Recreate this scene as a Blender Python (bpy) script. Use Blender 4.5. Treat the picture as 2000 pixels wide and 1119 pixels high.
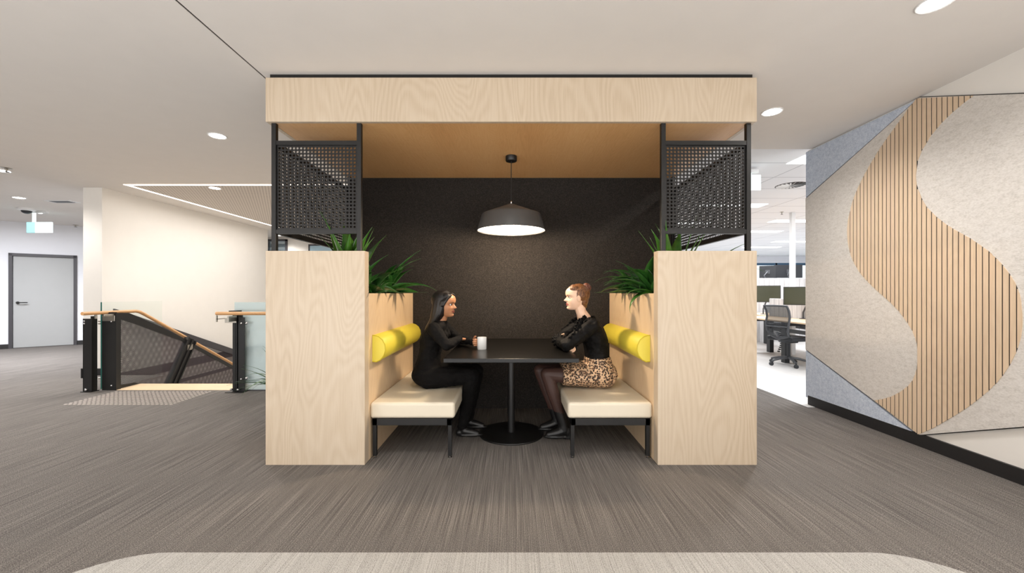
import bpy, bmesh, math, random
from mathutils import Vector, Matrix, noise
from math import sin, cos, pi, radians, sqrt
random.seed(7)
sc = bpy.context.scene
for o in list(bpy.data.objects): bpy.data.objects.remove(o)
COL = sc.collection

# ---------------------------------------------------------------- camera
F, CX, CY, EYE = 770.0, 998.5, 571.5, 1.22
cam_d = bpy.data.cameras.new('camera'); cam = bpy.data.objects.new('camera', cam_d); COL.objects.link(cam)
cam.location = (0, 0, EYE); cam.rotation_euler = (pi/2, 0, 0)
cam_d.sensor_width = 36; cam_d.lens = 36*F/2000
cam_d.shift_x = (1000-CX)/2000; cam_d.shift_y = (CY-559.5)/2000
cam_d.clip_start = 0.05; cam_d.clip_end = 200
sc.camera = cam
sc.view_settings.view_transform = 'Standard'; sc.view_settings.look = 'None'
sc.view_settings.gamma = 1; sc.view_settings.use_curve_mapping = False
sc.view_settings.exposure = 0.0
sc.cycles.max_bounces = 8; sc.cycles.diffuse_bounces = 5; sc.cycles.glossy_bounces = 3
sc.cycles.transmission_bounces = 6; sc.cycles.transparent_max_bounces = 12
sc.cycles.sample_clamp_indirect = 6.0
try: sc.cycles.use_denoising = True
except Exception: pass

def P(px, py, d):                                   # reads a point off the photograph's perspective at depth d
    return Vector(((px-CX)*d/F, d, EYE-(py-CY)*d/F))
def lin(c):
    c = c/255.0
    return c/12.92 if c <= .04045 else ((c+.055)/1.055)**2.4
def rgb(r, g, b): return (lin(r), lin(g), lin(b), 1)

# ---------------------------------------------------------------- world and lights
w = bpy.data.worlds.new('world'); sc.world = w; w.use_nodes = True
bgn = w.node_tree.nodes['Background']; bgn.inputs[0].default_value = (0.93, 0.96, 1.0, 1); bgn.inputs[1].default_value = 1.6

def lamp(name, kind, loc, energy, color=(1, .95, .88), rot=(0, 0, 0), **kw):
    l = bpy.data.lights.new(name, kind); l.energy = energy; l.color = color
    for k, v in kw.items(): setattr(l, k, v)
    o = bpy.data.objects.new(name, l); COL.objects.link(o); o.location = loc; o.rotation_euler = rot
    return o
CEIL = 2.775
DOWN = [(-2.91, 3.905, 34), (2.24, 3.386, 44), (2.276, 2.113, 24), (-4.4, 5.85, 45), (-8.05, 6.45, 26), (-6.48, 5.02, 42),
        (-6.3, 10.7, 30), (-9.2, 7.65, 20), (-.15, 1.62, 20), (-2.9, 1.7, 14), (2.28, .75, 20), (-.15, -.6, 12), (-5.2, 2.6, 78), (-7.6, 2.8, 90), (-2.9, -.6, 26)]
for i, (x, y, e) in enumerate(DOWN):
    lamp('downlight_beam', 'SPOT', (x, y, CEIL-.012), e*2.6, (1, .965, .925), spot_size=radians(150), spot_blend=.8, shadow_soft_size=.04)
# the pendant's bulb
lamp('pendant_bulb_light', 'POINT', (0, 3.5, 1.86), 58, (1, .78, .55), shadow_soft_size=.06)
# open plan office: the fluorescent panels' light
OFFL = [(3.97, 4.68), (3.97, 7.16), (3.97, 8.95), (6.35, 5.9), (6.35, 8.7), (6.35, 10.2), (8.73, 12.2), (8.73, 13.75), (8.73, 10.4), (6.35, 13.2), (11.1, 13)]
for x, y in OFFL:
    lamp('office_panel_light', 'AREA', (x, y, 2.77), 48, (.96, .98, 1), shape='RECTANGLE', size=1.15, size_y=.28)
# lobby fill: unseen area light added low behind the viewer to brighten the ceiling
lamp('lobby_fill', 'AREA', (-2.4, -1.9, .4), 420, (.98, .99, 1), rot=(radians(150), 0, 0), shape='RECTANGLE', size=11, size_y=2.4)
lamp('stair_void_light', 'AREA', (-3.9, 7.6, 2.7), 100, (1, .97, .93), shape='RECTANGLE', size=3.2, size_y=3.2)
lamp('corridor_light', 'AREA', (-9.0, 6.4, 2.7), 260, (.93, .95, 1), shape='RECTANGLE', size=1.5, size_y=1.5)

# ---------------------------------------------------------------- materials
def M_(name):
    m = bpy.data.materials.new(name); m.use_nodes = True
    nt = m.node_tree; b = nt.nodes['Principled BSDF']
    return m, nt, b
def N(nt, t, **kw):
    n = nt.nodes.new(t)
    for k, v in kw.items():
        if k in n.inputs: n.inputs[k].default_value = v
        else: setattr(n, k, v)
    return n
def L(nt, a, b): nt.links.new(a, b)
def math_(nt, op, a, b=None, c=None):
    n = nt.nodes.new('ShaderNodeMath'); n.operation = op
    for i, v in enumerate((a, b, c)):
        if v is None: continue
        if hasattr(v, 'links') or hasattr(v, 'node'): nt.links.new(v, n.inputs[i])
        else: n.inputs[i].default_value = v
    return n.outputs[0]
def coords(nt, scale=(1, 1, 1), rot=(0, 0, 0), kind='Object'):
    t = N(nt, 'ShaderNodeTexCoord'); mp = N(nt, 'ShaderNodeMapping'); mp.inputs['Scale'].default_value = scale; mp.inputs['Rotation'].default_value = rot
    L(nt, t.outputs[kind], mp.inputs[0]); return mp.outputs[0]
def ramp(nt, fac, stops):
    r = N(nt, 'ShaderNodeValToRGB'); e = r.color_ramp.elements
    while len(e) < len(stops): e.new(.5)
    for i, (p, c) in enumerate(stops): e[i].position = p; e[i].color = c
    L(nt, fac, r.inputs[0]); return r.outputs[0]
def noise_(nt, vec, scale, detail=3, rough=.5, dist=0):
    n = N(nt, 'ShaderNodeTexNoise'); n.inputs['Scale'].default_value = scale; n.inputs['Detail'].default_value = detail
    n.inputs['Roughness'].default_value = rough; n.inputs['Distortion'].default_value = dist
    L(nt, vec, n.inputs['Vector']); return n.outputs['Fac']
def mixc(nt, fac, a, b, mode='MIX'):
    n = N(nt, 'ShaderNodeMix'); n.data_type = 'RGBA'; n.blend_type = mode
    for s, v in ((0, fac), (6, a), (7, b)):
        if hasattr(v, 'node'): nt.links.new(v, n.inputs[s])
        else: n.inputs[s].default_value = v
    return n.outputs[2]
def bump(nt, b, h, strength=.2, dist=.01):
    n = N(nt, 'ShaderNodeBump'); n.inputs['Strength'].default_value = strength; n.inputs['Distance'].default_value = dist
    L(nt, h, n.inputs['Height']); L(nt, n.outputs[0], b.inputs['Normal'])
def plain(name, c, rough=.5, metal=0, bumps=None, spec=None, var=.04):
    m, nt, b = M_(name)
    v = coords(nt); f = noise_(nt, v, 6, 4)
    c2 = tuple(min(1, x*(1+var)) for x in c[:3])+(1,); c1 = tuple(x*(1-var) for x in c[:3])+(1,)
    L(nt, ramp(nt, f, [(.3, c1), (.7, c2)]), b.inputs['Base Color'])
    b.inputs['Roughness'].default_value = rough; b.inputs['Metallic'].default_value = metal
    if spec is not None: b.inputs['Specular IOR Level'].default_value = spec
    if bumps: bump(nt, b, noise_(nt, v, bumps[0], 3), bumps[1], .004)
    return m
def emis(name, c, s):
    m, nt, b = M_(name); b.inputs['Base Color'].default_value = (.02, .02, .02, 1)
    b.inputs['Emission Color'].default_value = c; b.inputs['Emission Strength'].default_value = s
    return m
def wood(name, c0, c1, c2, axis='z', rough=.42, scale=1.0, contrast=1.0):
    m, nt, b = M_(name)
    k = {'x': (.22, 1, 1), 'y': (1, .22, 1), 'z': (1, 1, .22)}[axis]
    v = coords(nt, tuple(x*scale for x in k))
    base = noise_(nt, v, 2.2, 2, .45, .25)
    rings = math_(nt, 'SINE', math_(nt, 'MULTIPLY', base, 230.0))
    rings = math_(nt, 'MULTIPLY_ADD', rings, .5*contrast, .5)
    k2 = {'x': (1.6, 60, 60), 'y': (60, 1.6, 60), 'z': (60, 60, 1.6)}[axis]
    v2 = coords(nt, k2); fine = noise_(nt, v2, 4, 4, .6)
    broad = noise_(nt, v, 1.3, 2)
    f = math_(nt, 'ADD', math_(nt, 'MULTIPLY', rings, .15), math_(nt, 'ADD', math_(nt, 'MULTIPLY', fine, .50), math_(nt, 'MULTIPLY', broad, .42)))
    L(nt, ramp(nt, f, [(.30, c0), (.52, c1), (.76, c2)]), b.inputs['Base Color'])
    b.inputs['Roughness'].default_value = rough
    bump(nt, b, fine, .05, .002)
    return m
MT = {}
MT['ply'] = wood('pale_birch_veneer', rgb(184, 164, 140), rgb(197, 179, 156), rgb(206, 190, 169))
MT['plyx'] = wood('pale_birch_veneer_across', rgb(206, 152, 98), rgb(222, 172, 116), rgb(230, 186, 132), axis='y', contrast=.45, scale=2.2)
MT['plyt'] = wood('birch_slats', rgb(204, 178, 148), rgb(220, 196, 167), rgb(230, 208, 181), contrast=.4)
MT['oak'] = wood('light_oak', rgb(190, 140, 92), rgb(212, 164, 114), rgb(226, 184, 136), axis='y', contrast=.4)
MT['tread'] = wood('timber_tread', rgb(214, 184, 146), rgb(230, 203, 168), rgb(240, 218, 188), axis='x', contrast=.3)
MT['ceiling'] = plain('ceiling_paint', rgb(226, 221, 216), .9, var=.01)
MT['office_ceiling'] = plain('office_ceiling_tile', rgb(232, 232, 234), .9, var=.01)
MT['wall'] = plain('white_wall_paint', rgb(236, 232, 226), .85, var=.01)
MT['wallcool'] = plain('cool_white_wall_paint', rgb(228, 229, 234), .85, var=.01)
MT['black'] = plain('black_powder_coat', rgb(20, 19, 19), .42, var=.1)
MT['blacksheet'] = plain('black_perforated_steel', rgb(34, 33, 33), .38, metal=.3, var=.1)
MT['charcoal'] = plain('charcoal_paint', rgb(62, 60, 64), .5)
MT['skirting'] = plain('black_skirting', rgb(30, 29, 30), .5)
MT['tabletop'] = plain('black_table_laminate', rgb(11, 10, 9), .3, spec=.3, var=.1)
MT['steel'] = plain('brushed_steel', rgb(176, 170, 160), .3, metal=.9)
MT['chrome'] = plain('chrome', rgb(220, 220, 222), .15, metal=1)
MT['doorgrey'] = plain('grey_door_paint', rgb(166, 167, 167), .5, var=.01)
MT['white'] = plain('white_ceramic', rgb(236, 236, 234), .2, var=.0)
MT['plastic'] = plain('white_plastic', rgb(230, 230, 230), .5, var=.0)
MT['cream'] = plain('cream_vinyl', rgb(222, 212, 192), .38, var=.015, bumps=(3, .15))
MT['yellow'] = plain('yellow_vinyl', rgb(224, 206, 72), .45, var=.02, bumps=(220, .12))
MT['piping'] = plain('yellow_piping', rgb(196, 176, 30), .5)
MT['soil'] = plain('brown_bark_mulch', rgb(84, 48, 30), .9, var=.5, bumps=(60, .8))
MT['pot'] = plain('grey_planter_pot', rgb(90, 90, 92), .6)
MT['greyplastic'] = plain('grey_chair_plastic', rgb(78, 80, 84), .5)
MT['darkplastic'] = plain('dark_plastic', rgb(40, 42, 46), .5)
MT['partition'] = None
MT['lampbody'] = plain('grey_lamp_shade', rgb(84, 84, 84), .34, metal=.25, var=.03)
MT['lampin'] = emis('pendant_diffuser', (1, .87, .70, 1), 7.0)
MT['lens'] = emis('downlight_lens', (1, .95, .88, 1), 22.0)
MT['led'] = emis('led_strip', (1, .86, .74, 1), 6.5)
MT['panel_light'] = emis('office_light_panel', (1, 1, 1, 1), 3.0)
MT['exit_white'] = emis('exit_sign_glow', (.86, 1, 1, 1), 1.6)
MT['exit_cyan'] = emis('exit_sign_cyan', (.25, .80, .82, 1), 1.1)
MT['screen'] = plain('monitor_screen', rgb(66, 68, 52), .25)
MT['screen2'] = plain('monitor_back', rgb(74, 70, 78), .5)

def felt(name, c0, c1, c2, sc_=260, aniso=(1, 1, 1), bs=.3):
    m, nt, b = M_(name)
    v = coords(nt, aniso); f = noise_(nt, v, sc_, 3, .7); g = noise_(nt, v, sc_/3, 3, .6)
    s = math_(nt, 'ADD', math_(nt, 'MULTIPLY', f, .6), math_(nt, 'MULTIPLY', g, .4))
    L(nt, ramp(nt, s, [(.36, c0), (.5, c1), (.64, c2)]), b.inputs['Base Color'])
    b.inputs['Roughness'].default_value = .95; b.inputs['Specular IOR Level'].default_value = .15
    bump(nt, b, f, bs, .003)
    return m
MT['felt'] = felt('charcoal_wool_felt', rgb(27, 25, 24), rgb(43, 40, 38), rgb(72, 67, 62), 420)
MT['feltcream'] = felt('oatmeal_felt', rgb(198, 193, 186), rgb(214, 209, 203), rgb(224, 220, 215), 150, (1, .45, 1))
MT['feltgrey'] = felt('blue_grey_felt', rgb(172, 184, 204), rgb(198, 208, 224), rgb(218, 226, 238), 120)

def carpet(name, dark, mid, light, light2):
    m, nt, b = M_(name)
    v1 = coords(nt, (1, .006, 1)); s1 = noise_(nt, v1, 260, 2, .7)
    v2 = coords(nt, (1, .012, 1)); s2 = noise_(nt, v2, 60, 2, .6)
    v3 = coords(nt, (1, .55, 1)); s3 = noise_(nt, v3, 380, 2, .7)
    f = math_(nt, 'ADD', math_(nt, 'MULTIPLY', s1, .31), math_(nt, 'ADD', math_(nt, 'MULTIPLY', s2, .06), math_(nt, 'MULTIPLY', s3, .63)))
    L(nt, ramp(nt, f, [(.36, dark), (.47, mid), (.53, light), (.64, light2)]), b.inputs['Base Color'])
    b.inputs['Roughness'].default_value = .97; b.inputs['Specular IOR Level'].default_value = .1
    bump(nt, b, s3, .35, .004)
    return m
MT['carpet'] = carpet('grey_striated_carpet', rgb(54, 51, 50), rgb(94, 90, 87), rgb(118, 113, 109), rgb(174, 167, 160))
MT['carpetcream'] = carpet('cream_striated_carpet', rgb(120, 117, 112), rgb(164, 162, 158), rgb(182, 180, 176), rgb(198, 196, 192))
def tile():
    m, nt, b = M_('pale_floor_tile')
    v = coords(nt); br = N(nt, 'ShaderNodeTexBrick'); br.offset = 0
    br.inputs['Scale'].default_value = 1; br.inputs['Brick Width'].default_value = .6; br.inputs['Row Height'].default_value = .6; br.inputs['Mortar Size'].default_value = .003
    br.inputs['Color1'].default_value = rgb(212, 210, 208); br.inputs['Color2'].default_value = rgb(206, 204, 202); br.inputs['Mortar'].default_value = rgb(188, 186, 184)
    L(nt, v, br.inputs['Vector']); L(nt, br.outputs[0], b.inputs['Base Color']); b.inputs['Roughness'].default_value = .5
    return m
MT['tile'] = tile()
def grid_ceiling():
    m, nt, b = M_('suspended_ceiling_grid')
    v = coords(nt); br = N(nt, 'ShaderNodeTexBrick'); br.offset = 0
    br.inputs['Scale'].default_value = 1; br.inputs['Brick Width'].default_value = 1.2; br.inputs['Row Height'].default_value = .6; br.inputs['Mortar Size'].default_value = .008
    br.inputs['Color1'].default_value = rgb(234, 234, 236); br.inputs['Color2'].default_value = rgb(230, 230, 233); br.inputs['Mortar'].default_value = rgb(182, 182, 186)
    L(nt, v, br.inputs['Vector']); L(nt, br.outputs[0], b.inputs['Base Color']); b.inputs['Roughness'].default_value = .9
    return m
MT['gridceil'] = grid_ceiling()
def partition_mat():
    m, nt, b = M_('grooved_grey_partition')
    t = N(nt, 'ShaderNodeTexCoord'); sx = N(nt, 'ShaderNodeSeparateXYZ'); L(nt, t.outputs['Object'], sx.inputs[0])
    s = math_(nt, 'ADD', sx.outputs[0], sx.outputs[1])
    f = math_(nt, 'FRACT', math_(nt, 'MULTIPLY', s, 8.0)); g = math_(nt, 'LESS_THAN', f, .07)
    n = noise_(nt, coords(nt, (1, 1, .1)), 40)
    base = ramp(nt, n, [(.3, rgb(186, 184, 184)), (.7, rgb(210, 208, 208))])
    L(nt, mixc(nt, g, base, rgb(150, 148, 150)), b.inputs['Base Color']); b.inputs['Roughness'].default_value = .8
    return m
MT['partition'] = partition_mat()
def perf_mat(name, c, ax, pitch, r, rough=.5):
    m, nt, b = M_(name); b.inputs['Base Color'].default_value = c; b.inputs['Roughness'].default_value = rough
    t = N(nt, 'ShaderNodeTexCoord'); sx = N(nt, 'ShaderNodeSeparateXYZ'); L(nt, t.outputs['Object'], sx.inputs[0])
    U, V = sx.outputs[ax[0]], sx.outputs[ax[1]]
    def cell(off):
        u = math_(nt, 'SUBTRACT', math_(nt, 'FRACT', math_(nt, 'ADD', math_(nt, 'DIVIDE', U, pitch), off)), .5)
        v = math_(nt, 'MULTIPLY', math_(nt, 'SUBTRACT', math_(nt, 'FRACT', math_(nt, 'ADD', math_(nt, 'DIVIDE', V, pitch*1.732), off)), .5), 1.732)
        return math_(nt, 'ADD', math_(nt, 'MULTIPLY', u, u), math_(nt, 'MULTIPLY', v, v))
    d = math_(nt, 'MINIMUM', cell(0.0), cell(.5))
    hole = math_(nt, 'LESS_THAN', d, (r/pitch)**2)
    return m, nt, b, hole
def perf_steel():
    m, nt, b, hole = perf_mat('fine_perforated_steel', rgb(66, 57, 64), (1, 2), .0165, .0068)
    tr = N(nt, 'ShaderNodeBsdfTransparent'); mx = N(nt, 'ShaderNodeMixShader')
    L(nt, hole, mx.inputs[0]); L(nt, b.outputs[0], mx.inputs[1]); L(nt, tr.outputs[0], mx.inputs[2])
    L(nt, mx.outputs[0], nt.nodes['Material Output'].inputs['Surface'])
    return m
MT['perf'] = perf_steel()
def perf_ceiling():
    m, nt, b, hole = perf_mat('perforated_plasterboard', rgb(214, 202, 190), (0, 1), .045, .011, .9)
    L(nt, mixc(nt, hole, rgb(214, 206, 198), rgb(160, 150, 142)), b.inputs['Base Color'])
    return m
MT['perfceil'] = perf_ceiling()
def glass(name, tint, alpha, rough=.05, edge=None):
    m, nt, b = M_(name); b.inputs['Base Color'].default_value = tint; b.inputs['Roughness'].default_value = rough
    tr = N(nt, 'ShaderNodeBsdfTransparent'); tr.inputs[0].default_value = (.97, .99, .98, 1); mx = N(nt, 'ShaderNodeMixShader'); mx.inputs[0].default_value = alpha
    L(nt, tr.outputs[0], mx.inputs[1]); L(nt, b.outputs[0], mx.inputs[2]); L(nt, mx.outputs[0], nt.nodes['Material Output'].inputs['Surface'])
    return m
MT['glass'] = glass('clear_balustrade_glass', rgb(225, 235, 232), .05)
MT['glassedge'] = plain('green_glass_edge', rgb(46, 104, 96), .2)
MT['glassfrost'] = glass('pale_tinted_glass', rgb(206, 222, 224), .72, .3)
MT['winglass'] = glass('window_glass', rgb(200, 225, 240), .12)
def hair_mat(name, c0, c1, c2):
    m, nt, b = M_(name); v = coords(nt, (1, 1, .12), rot=(0, .5, 0)); f = noise_(nt, v, 240, 3, .7)
    L(nt, ramp(nt, f, [(.35, c0), (.5, c1), (.68, c2)]), b.inputs['Base Color']); b.inputs['Roughness'].default_value = .42
    bump(nt, b, f, .4, .003); return m
MT['hairblack'] = hair_mat('black_hair', rgb(10, 9, 9), rgb(20, 17, 17), rgb(40, 34, 32))
MT['hairbrown'] = hair_mat('auburn_hair', rgb(60, 34, 20), rgb(104, 64, 36), rgb(160, 112, 68))
MT['hairbun'] = hair_mat('dark_auburn_hair', rgb(52, 26, 20), rgb(92, 50, 36), rgb(138, 84, 58))
def skin_mat(name, c, c2):
    m, nt, b = M_(name); f = noise_(nt, coords(nt), 18, 3)
    L(nt, ramp(nt, f, [(.3, c), (.7, c2)]), b.inputs['Base Color']); b.inputs['Roughness'].default_value = .5
    b.inputs['Subsurface Weight'].default_value = .08; b.inputs['Subsurface Radius'].default_value = (.01, .004, .002); return m
MT['skindark'] = skin_mat('brown_skin', rgb(168, 116, 82), rgb(180, 128, 92))
MT['skinfair'] = skin_mat('fair_skin', rgb(232, 190, 160), rgb(240, 202, 174))
MT['lipd'] = plain('dark_lips', rgb(140, 74, 64), .4); MT['lipf'] = plain('pink_lips', rgb(196, 104, 94), .4)
MT['eye'] = plain('eye_white', rgb(232, 228, 222), .2, var=0); MT['iris'] = plain('iris', rgb(36, 24, 18), .15)
MT['brow'] = plain('eyebrow', rgb(28, 20, 16), .8); MT['browf'] = plain('fair_eyebrow', rgb(128, 86, 56), .8)
def cloth(name, c, rough=.85, s=90):
    m, nt, b = M_(name); v = coords(nt); f = noise_(nt, v, s*4, 3); g = noise_(nt, coords(nt, (1, 1, 2.2)), 9, 3, .6, .6)
    c2 = tuple(x*1.9 for x in c[:3])+(1,)
    L(nt, ramp(nt, f, [(.35, c), (.7, c2)]), b.inputs['Base Color']); b.inputs['Roughness'].default_value = rough
    b.inputs['Specular IOR Level'].default_value = .18
    bump(nt, b, g, .45, .02); return m
MT['knit'] = cloth('black_knit', rgb(9, 8, 8)); MT['trouser'] = cloth('black_trouser_cloth', rgb(6, 5, 5)); MT['blouse'] = cloth('black_blouse_cloth', rgb(8, 7, 7), .7)
MT['tights'] = plain('sheer_black_tights', rgb(66, 44, 38), .55, var=.12)
MT['shoe'] = plain('black_leather', rgb(20, 19, 19), .4)
def leopard():
    m, nt, b = M_('leopard_print'); v = coords(nt)
    wv = N(nt, 'ShaderNodeVectorMath'); wv.operation = 'ADD'
    nz = N(nt, 'ShaderNodeTexNoise'); nz.inputs['Scale'].default_value = 60; L(nt, v, nz.inputs['Vector'])
    ml = N(nt, 'ShaderNodeVectorMath'); ml.operation = 'SCALE'; ml.inputs['Scale'].default_value = .012; L(nt, nz.outputs['Color'], ml.inputs[0])
    L(nt, v, wv.inputs[0]); L(nt, ml.outputs[0], wv.inputs[1])
    vo = N(nt, 'ShaderNodeTexVoronoi'); vo.inputs['Scale'].default_value = 54; vo.inputs['Randomness'].default_value = .8; L(nt, wv.outputs[0], vo.inputs['Vector'])
    d = vo.outputs['Distance']
    brk = noise_(nt, v, 85, 2)
    ring = math_(nt, 'MULTIPLY', math_(nt, 'GREATER_THAN', d, .22), math_(nt, 'LESS_THAN', d, .52))
    ring = math_(nt, 'MULTIPLY', ring, math_(nt, 'GREATER_THAN', brk, .35))
    core = math_(nt, 'LESS_THAN', d, .24)
    c = mixc(nt, core, rgb(206, 172, 138), rgb(160, 112, 76)); c = mixc(nt, ring, c, rgb(30, 20, 16))
    L(nt, c, b.inputs['Base Color']); b.inputs['Roughness'].default_value = .7
    bump(nt, b, noise_(nt, v, 9, 3), .3, .02); return m
MT['leopard'] = leopard()
def leaf_mat(name, a, b_):
    m, nt, b = M_(name); f = noise_(nt, coords(nt), 9, 3)
    L(nt, ramp(nt, f, [(.3, a), (.7, b_)]), b.inputs['Base Color']); b.inputs['Roughness'].default_value = .32
    b.inputs['Specular IOR Level'].default_value = .6; return m
MT['leaf'] = leaf_mat('glossy_leaf', rgb(34, 74, 22), rgb(70, 124, 36)); MT['leaf2'] = leaf_mat('deep_leaf', rgb(24, 60, 22), rgb(46, 96, 34))

# ---------------------------------------------------------------- mesh helpers
class MB:
    def __init__(s): s.v = []; s.f = []; s.mi = []; s.cur = 0
    def add(s, vs, fs):
        n = len(s.v); s.v += [tuple(p) for p in vs]; s.f += [tuple(i+n for i in f) for f in fs]; s.mi += [s.cur]*len(fs); return s
    def box(s, a, b, M=None):
        x0, x1 = sorted((a[0], b[0])); y0, y1 = sorted((a[1], b[1])); z0, z1 = sorted((a[2], b[2]))
        vs = [Vector(p) for p in ((x0, y0, z0), (x1, y0, z0), (x1, y1, z0), (x0, y1, z0), (x0, y0, z1), (x1, y0, z1), (x1, y1, z1), (x0, y1, z1))]
        if M is not None: vs = [M @ p for p in vs]
        return s.add(vs, [(0, 3, 2, 1), (4, 5, 6, 7), (0, 1, 5, 4), (1, 2, 6, 5), (2, 3, 7, 6), (3, 0, 4, 7)])
    def rings(s, rings, cap=True):
        n = len(rings[0]); vs = [p for r in rings for p in r]; fs = []
        for i in range(len(rings)-1):
            for j in range(n):
                a = i*n+j; b = i*n+(j+1) % n; fs.append((a, b, b+n, a+n))
        if cap: fs.append(tuple(range(n-1, -1, -1))); fs.append(tuple(range((len(rings)-1)*n, len(rings)*n)))
        return s.add(vs, fs)
    def lathe(s, prof, c=(0, 0, 0), n=40, M=None):
        rr = []
        for r, z in prof:
            ring = [Vector((c[0]+max(r, 1e-4)*cos(2*pi*k/n), c[1]+max(r, 1e-4)*sin(2*pi*k/n), c[2]+z)) for k in range(n)]
            rr.append([M @ p for p in ring] if M is not None else ring)
        return s.rings(rr)
    def cyl(s, p0, p1, r0, r1=None, n=16):
        p0, p1 = Vector(p0), Vector(p1); r1 = r0 if r1 is None else r1
        q = (p1-p0).to_track_quat('Z', 'Y')
        f = lambda c, r: [c + q @ Vector((r*cos(2*pi*k/n), r*sin(2*pi*k/n), 0)) for k in range(n)]
        return s.rings([f(p0, r0), f(p1, r1)])
    def tube(s, pts, rad, n=12):
        pts = [Vector(p) for p in pts]; rr = []
        if not hasattr(rad, '__len__'): rad = [rad]*len(pts)
        up = None
        for i, p in enumerate(pts):
            t = (pts[min(i+1, len(pts)-1)]-pts[max(i-1, 0)]).normalized()
            if up is None:
                up = t.orthogonal().normalized()
            up = (up - t*up.dot(t)).normalized(); sd = t.cross(up)
            rr.append([p+(up*cos(2*pi*k/n)+sd*sin(2*pi*k/n))*rad[i] for k in range(n)])
        return s.rings(rr)
    def cap(s, p0, p1, r0, r1, n=12):          # tapered capsule
        p0, p1 = Vector(p0), Vector(p1); ax = p1-p0
        if ax.length < 1e-6: ax = Vector((0, 0, 1e-4))
        q = ax.to_track_quat('Z', 'Y'); rr = []
        for i in range(5):
            a = pi/2*(1-i/4)*.97; rr.append((p0-q @ Vector((0, 0, r0*sin(a))), r0*cos(a)))
        for i in range(5):
            a = pi/2*(i/4)*.97; rr.append((p1+q @ Vector((0, 0, r1*sin(a))), r1*cos(a)))
        return s.rings([[c+q @ Vector((r*cos(2*pi*k/n), r*sin(2*pi*k/n), 0)) for k in range(n)] for c, r in rr])
    def chain(s, pts, rad):
        for i in range(len(pts)-1): s.cap(pts[i], pts[i+1], rad[i], rad[i+1])
        return s
    def ell(s, c, r, n=20, M=None):
        rr = []
        for i in range(1, 12):
            a = -pi/2+pi*i/12
            ring = [Vector((r[0]*cos(a)*cos(2*pi*k/n), r[1]*cos(a)*sin(2*pi*k/n), r[2]*sin(a))) for k in range(n)]
            rr.append([Vector(c)+(M @ p if M is not None else p) for p in ring])
        return s.rings(rr)
    def prism(s, poly, axis, a, b):            # poly of 2-D points extruded along an axis between a and b
        def mk(p, t):
            return {'x': (t, p[0], p[1]), 'y': (p[0], t, p[1]), 'z': (p[0], p[1], t)}[axis]
        n = len(poly); vs = [mk(p, a) for p in poly]+[mk(p, b) for p in poly]
        fs = [tuple(range(n)), tuple(range(2*n-1, n-1, -1))]+[(i, i+n, (i+1) % n+n, (i+1) % n) for i in range(n)]
        return s.add(vs, fs)
    def build(s, name, mat, parent=None, bevel=0, smooth=False, mods=None, seg=2):
        me = bpy.data.meshes.new(name); me.from_pydata(s.v, [], s.f)
        mats = mat if isinstance(mat, (list, tuple)) else [mat]
        for m in mats: me.materials.append(m)
        if len(mats) > 1:
            me.polygons.foreach_set('material_index', s.mi)
        bm = bmesh.new(); bm.from_mesh(me); bmesh.ops.recalc_face_normals(bm, faces=bm.faces)
        if smooth:
            for f in bm.faces: f.smooth = True
        bm.to_mesh(me); bm.free(); me.update()
        o = bpy.data.objects.new(name, me); COL.objects.link(o)
        if parent is not None:
            o.parent = parent; o.matrix_parent_inverse = Matrix.Translation(-parent.location) if parent.rotation_euler.z == 0 else Matrix.Identity(4)
        if bevel:
            b = o.modifiers.new('bevel', 'BEVEL'); b.width = bevel; b.segments = seg; b.limit_method = 'ANGLE'; b.angle_limit = radians(40)
        if smooth:
            try: me.set_sharp_from_angle(angle=radians(42))
            except Exception: pass
        return o
def tag(o, label, cat, group=None):
    o['label'] = label; o['category'] = cat
    if group: o['group'] = group
    return o
def struct(o): o['kind'] = 'structure'; return o
def thing(name, label, cat, loc=(0, 0, 0), group=None):
    o = bpy.data.objects.new(name, None); COL.objects.link(o); o.location = loc; o.empty_display_size = .1
    return tag(o, label, cat, group)
def bx(name, mat, a, b, parent=None, bevel=0): return MB().box(a, b).build(name, mat, parent, bevel)
def copy_tree(src, loc=None, label=None):
    r = src.copy(); COL.objects.link(r)
    if loc is not None: r.location = loc
    if label: r['label'] = label
    for ch in list(src.children):
        c = ch.copy(); COL.objects.link(c); c.parent = r; c.matrix_parent_inverse = ch.matrix_parent_inverse.copy()
        for g in list(ch.children):
            d = g.copy(); COL.objects.link(d); d.parent = c; d.matrix_parent_inverse = g.matrix_parent_inverse.copy()
    return r

# ---------------------------------------------------------------- the room
XR = 3.255        # surface of the right-hand wall
fl = MB()
def fq(x0, x1, y0, y1, z=0): fl.add([(x0, y0, z), (x1, y0, z), (x1, y1, z), (x0, y1, z)], [(0, 1, 2, 3)])
fq(-16, -5.12, -3, 4.93); fq(-5.12, 3.16, -3, 4.93); fq(3.16, 5, -3, 4.2); fq(-16, -5.12, 4.93, 5.83); fq(-3.3, 3.16, 4.93, 4.95); fq(-1.95, 3.16, 4.95, 18)
fq(-16, -6.33, 5.83, 18); fq(-6.33, -1.95, 9.9, 18)
struct(fl.build('floor', MT['carpet']))
t = MB(); t.add([(3.16, 4.2, 0.001), (16, 4.2, 0.001), (16, 18, 0.001), (3.16, 18, 0.001)], [(0, 1, 2, 3)])
struct(t.build('floor_office', MT['tile']))
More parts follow.
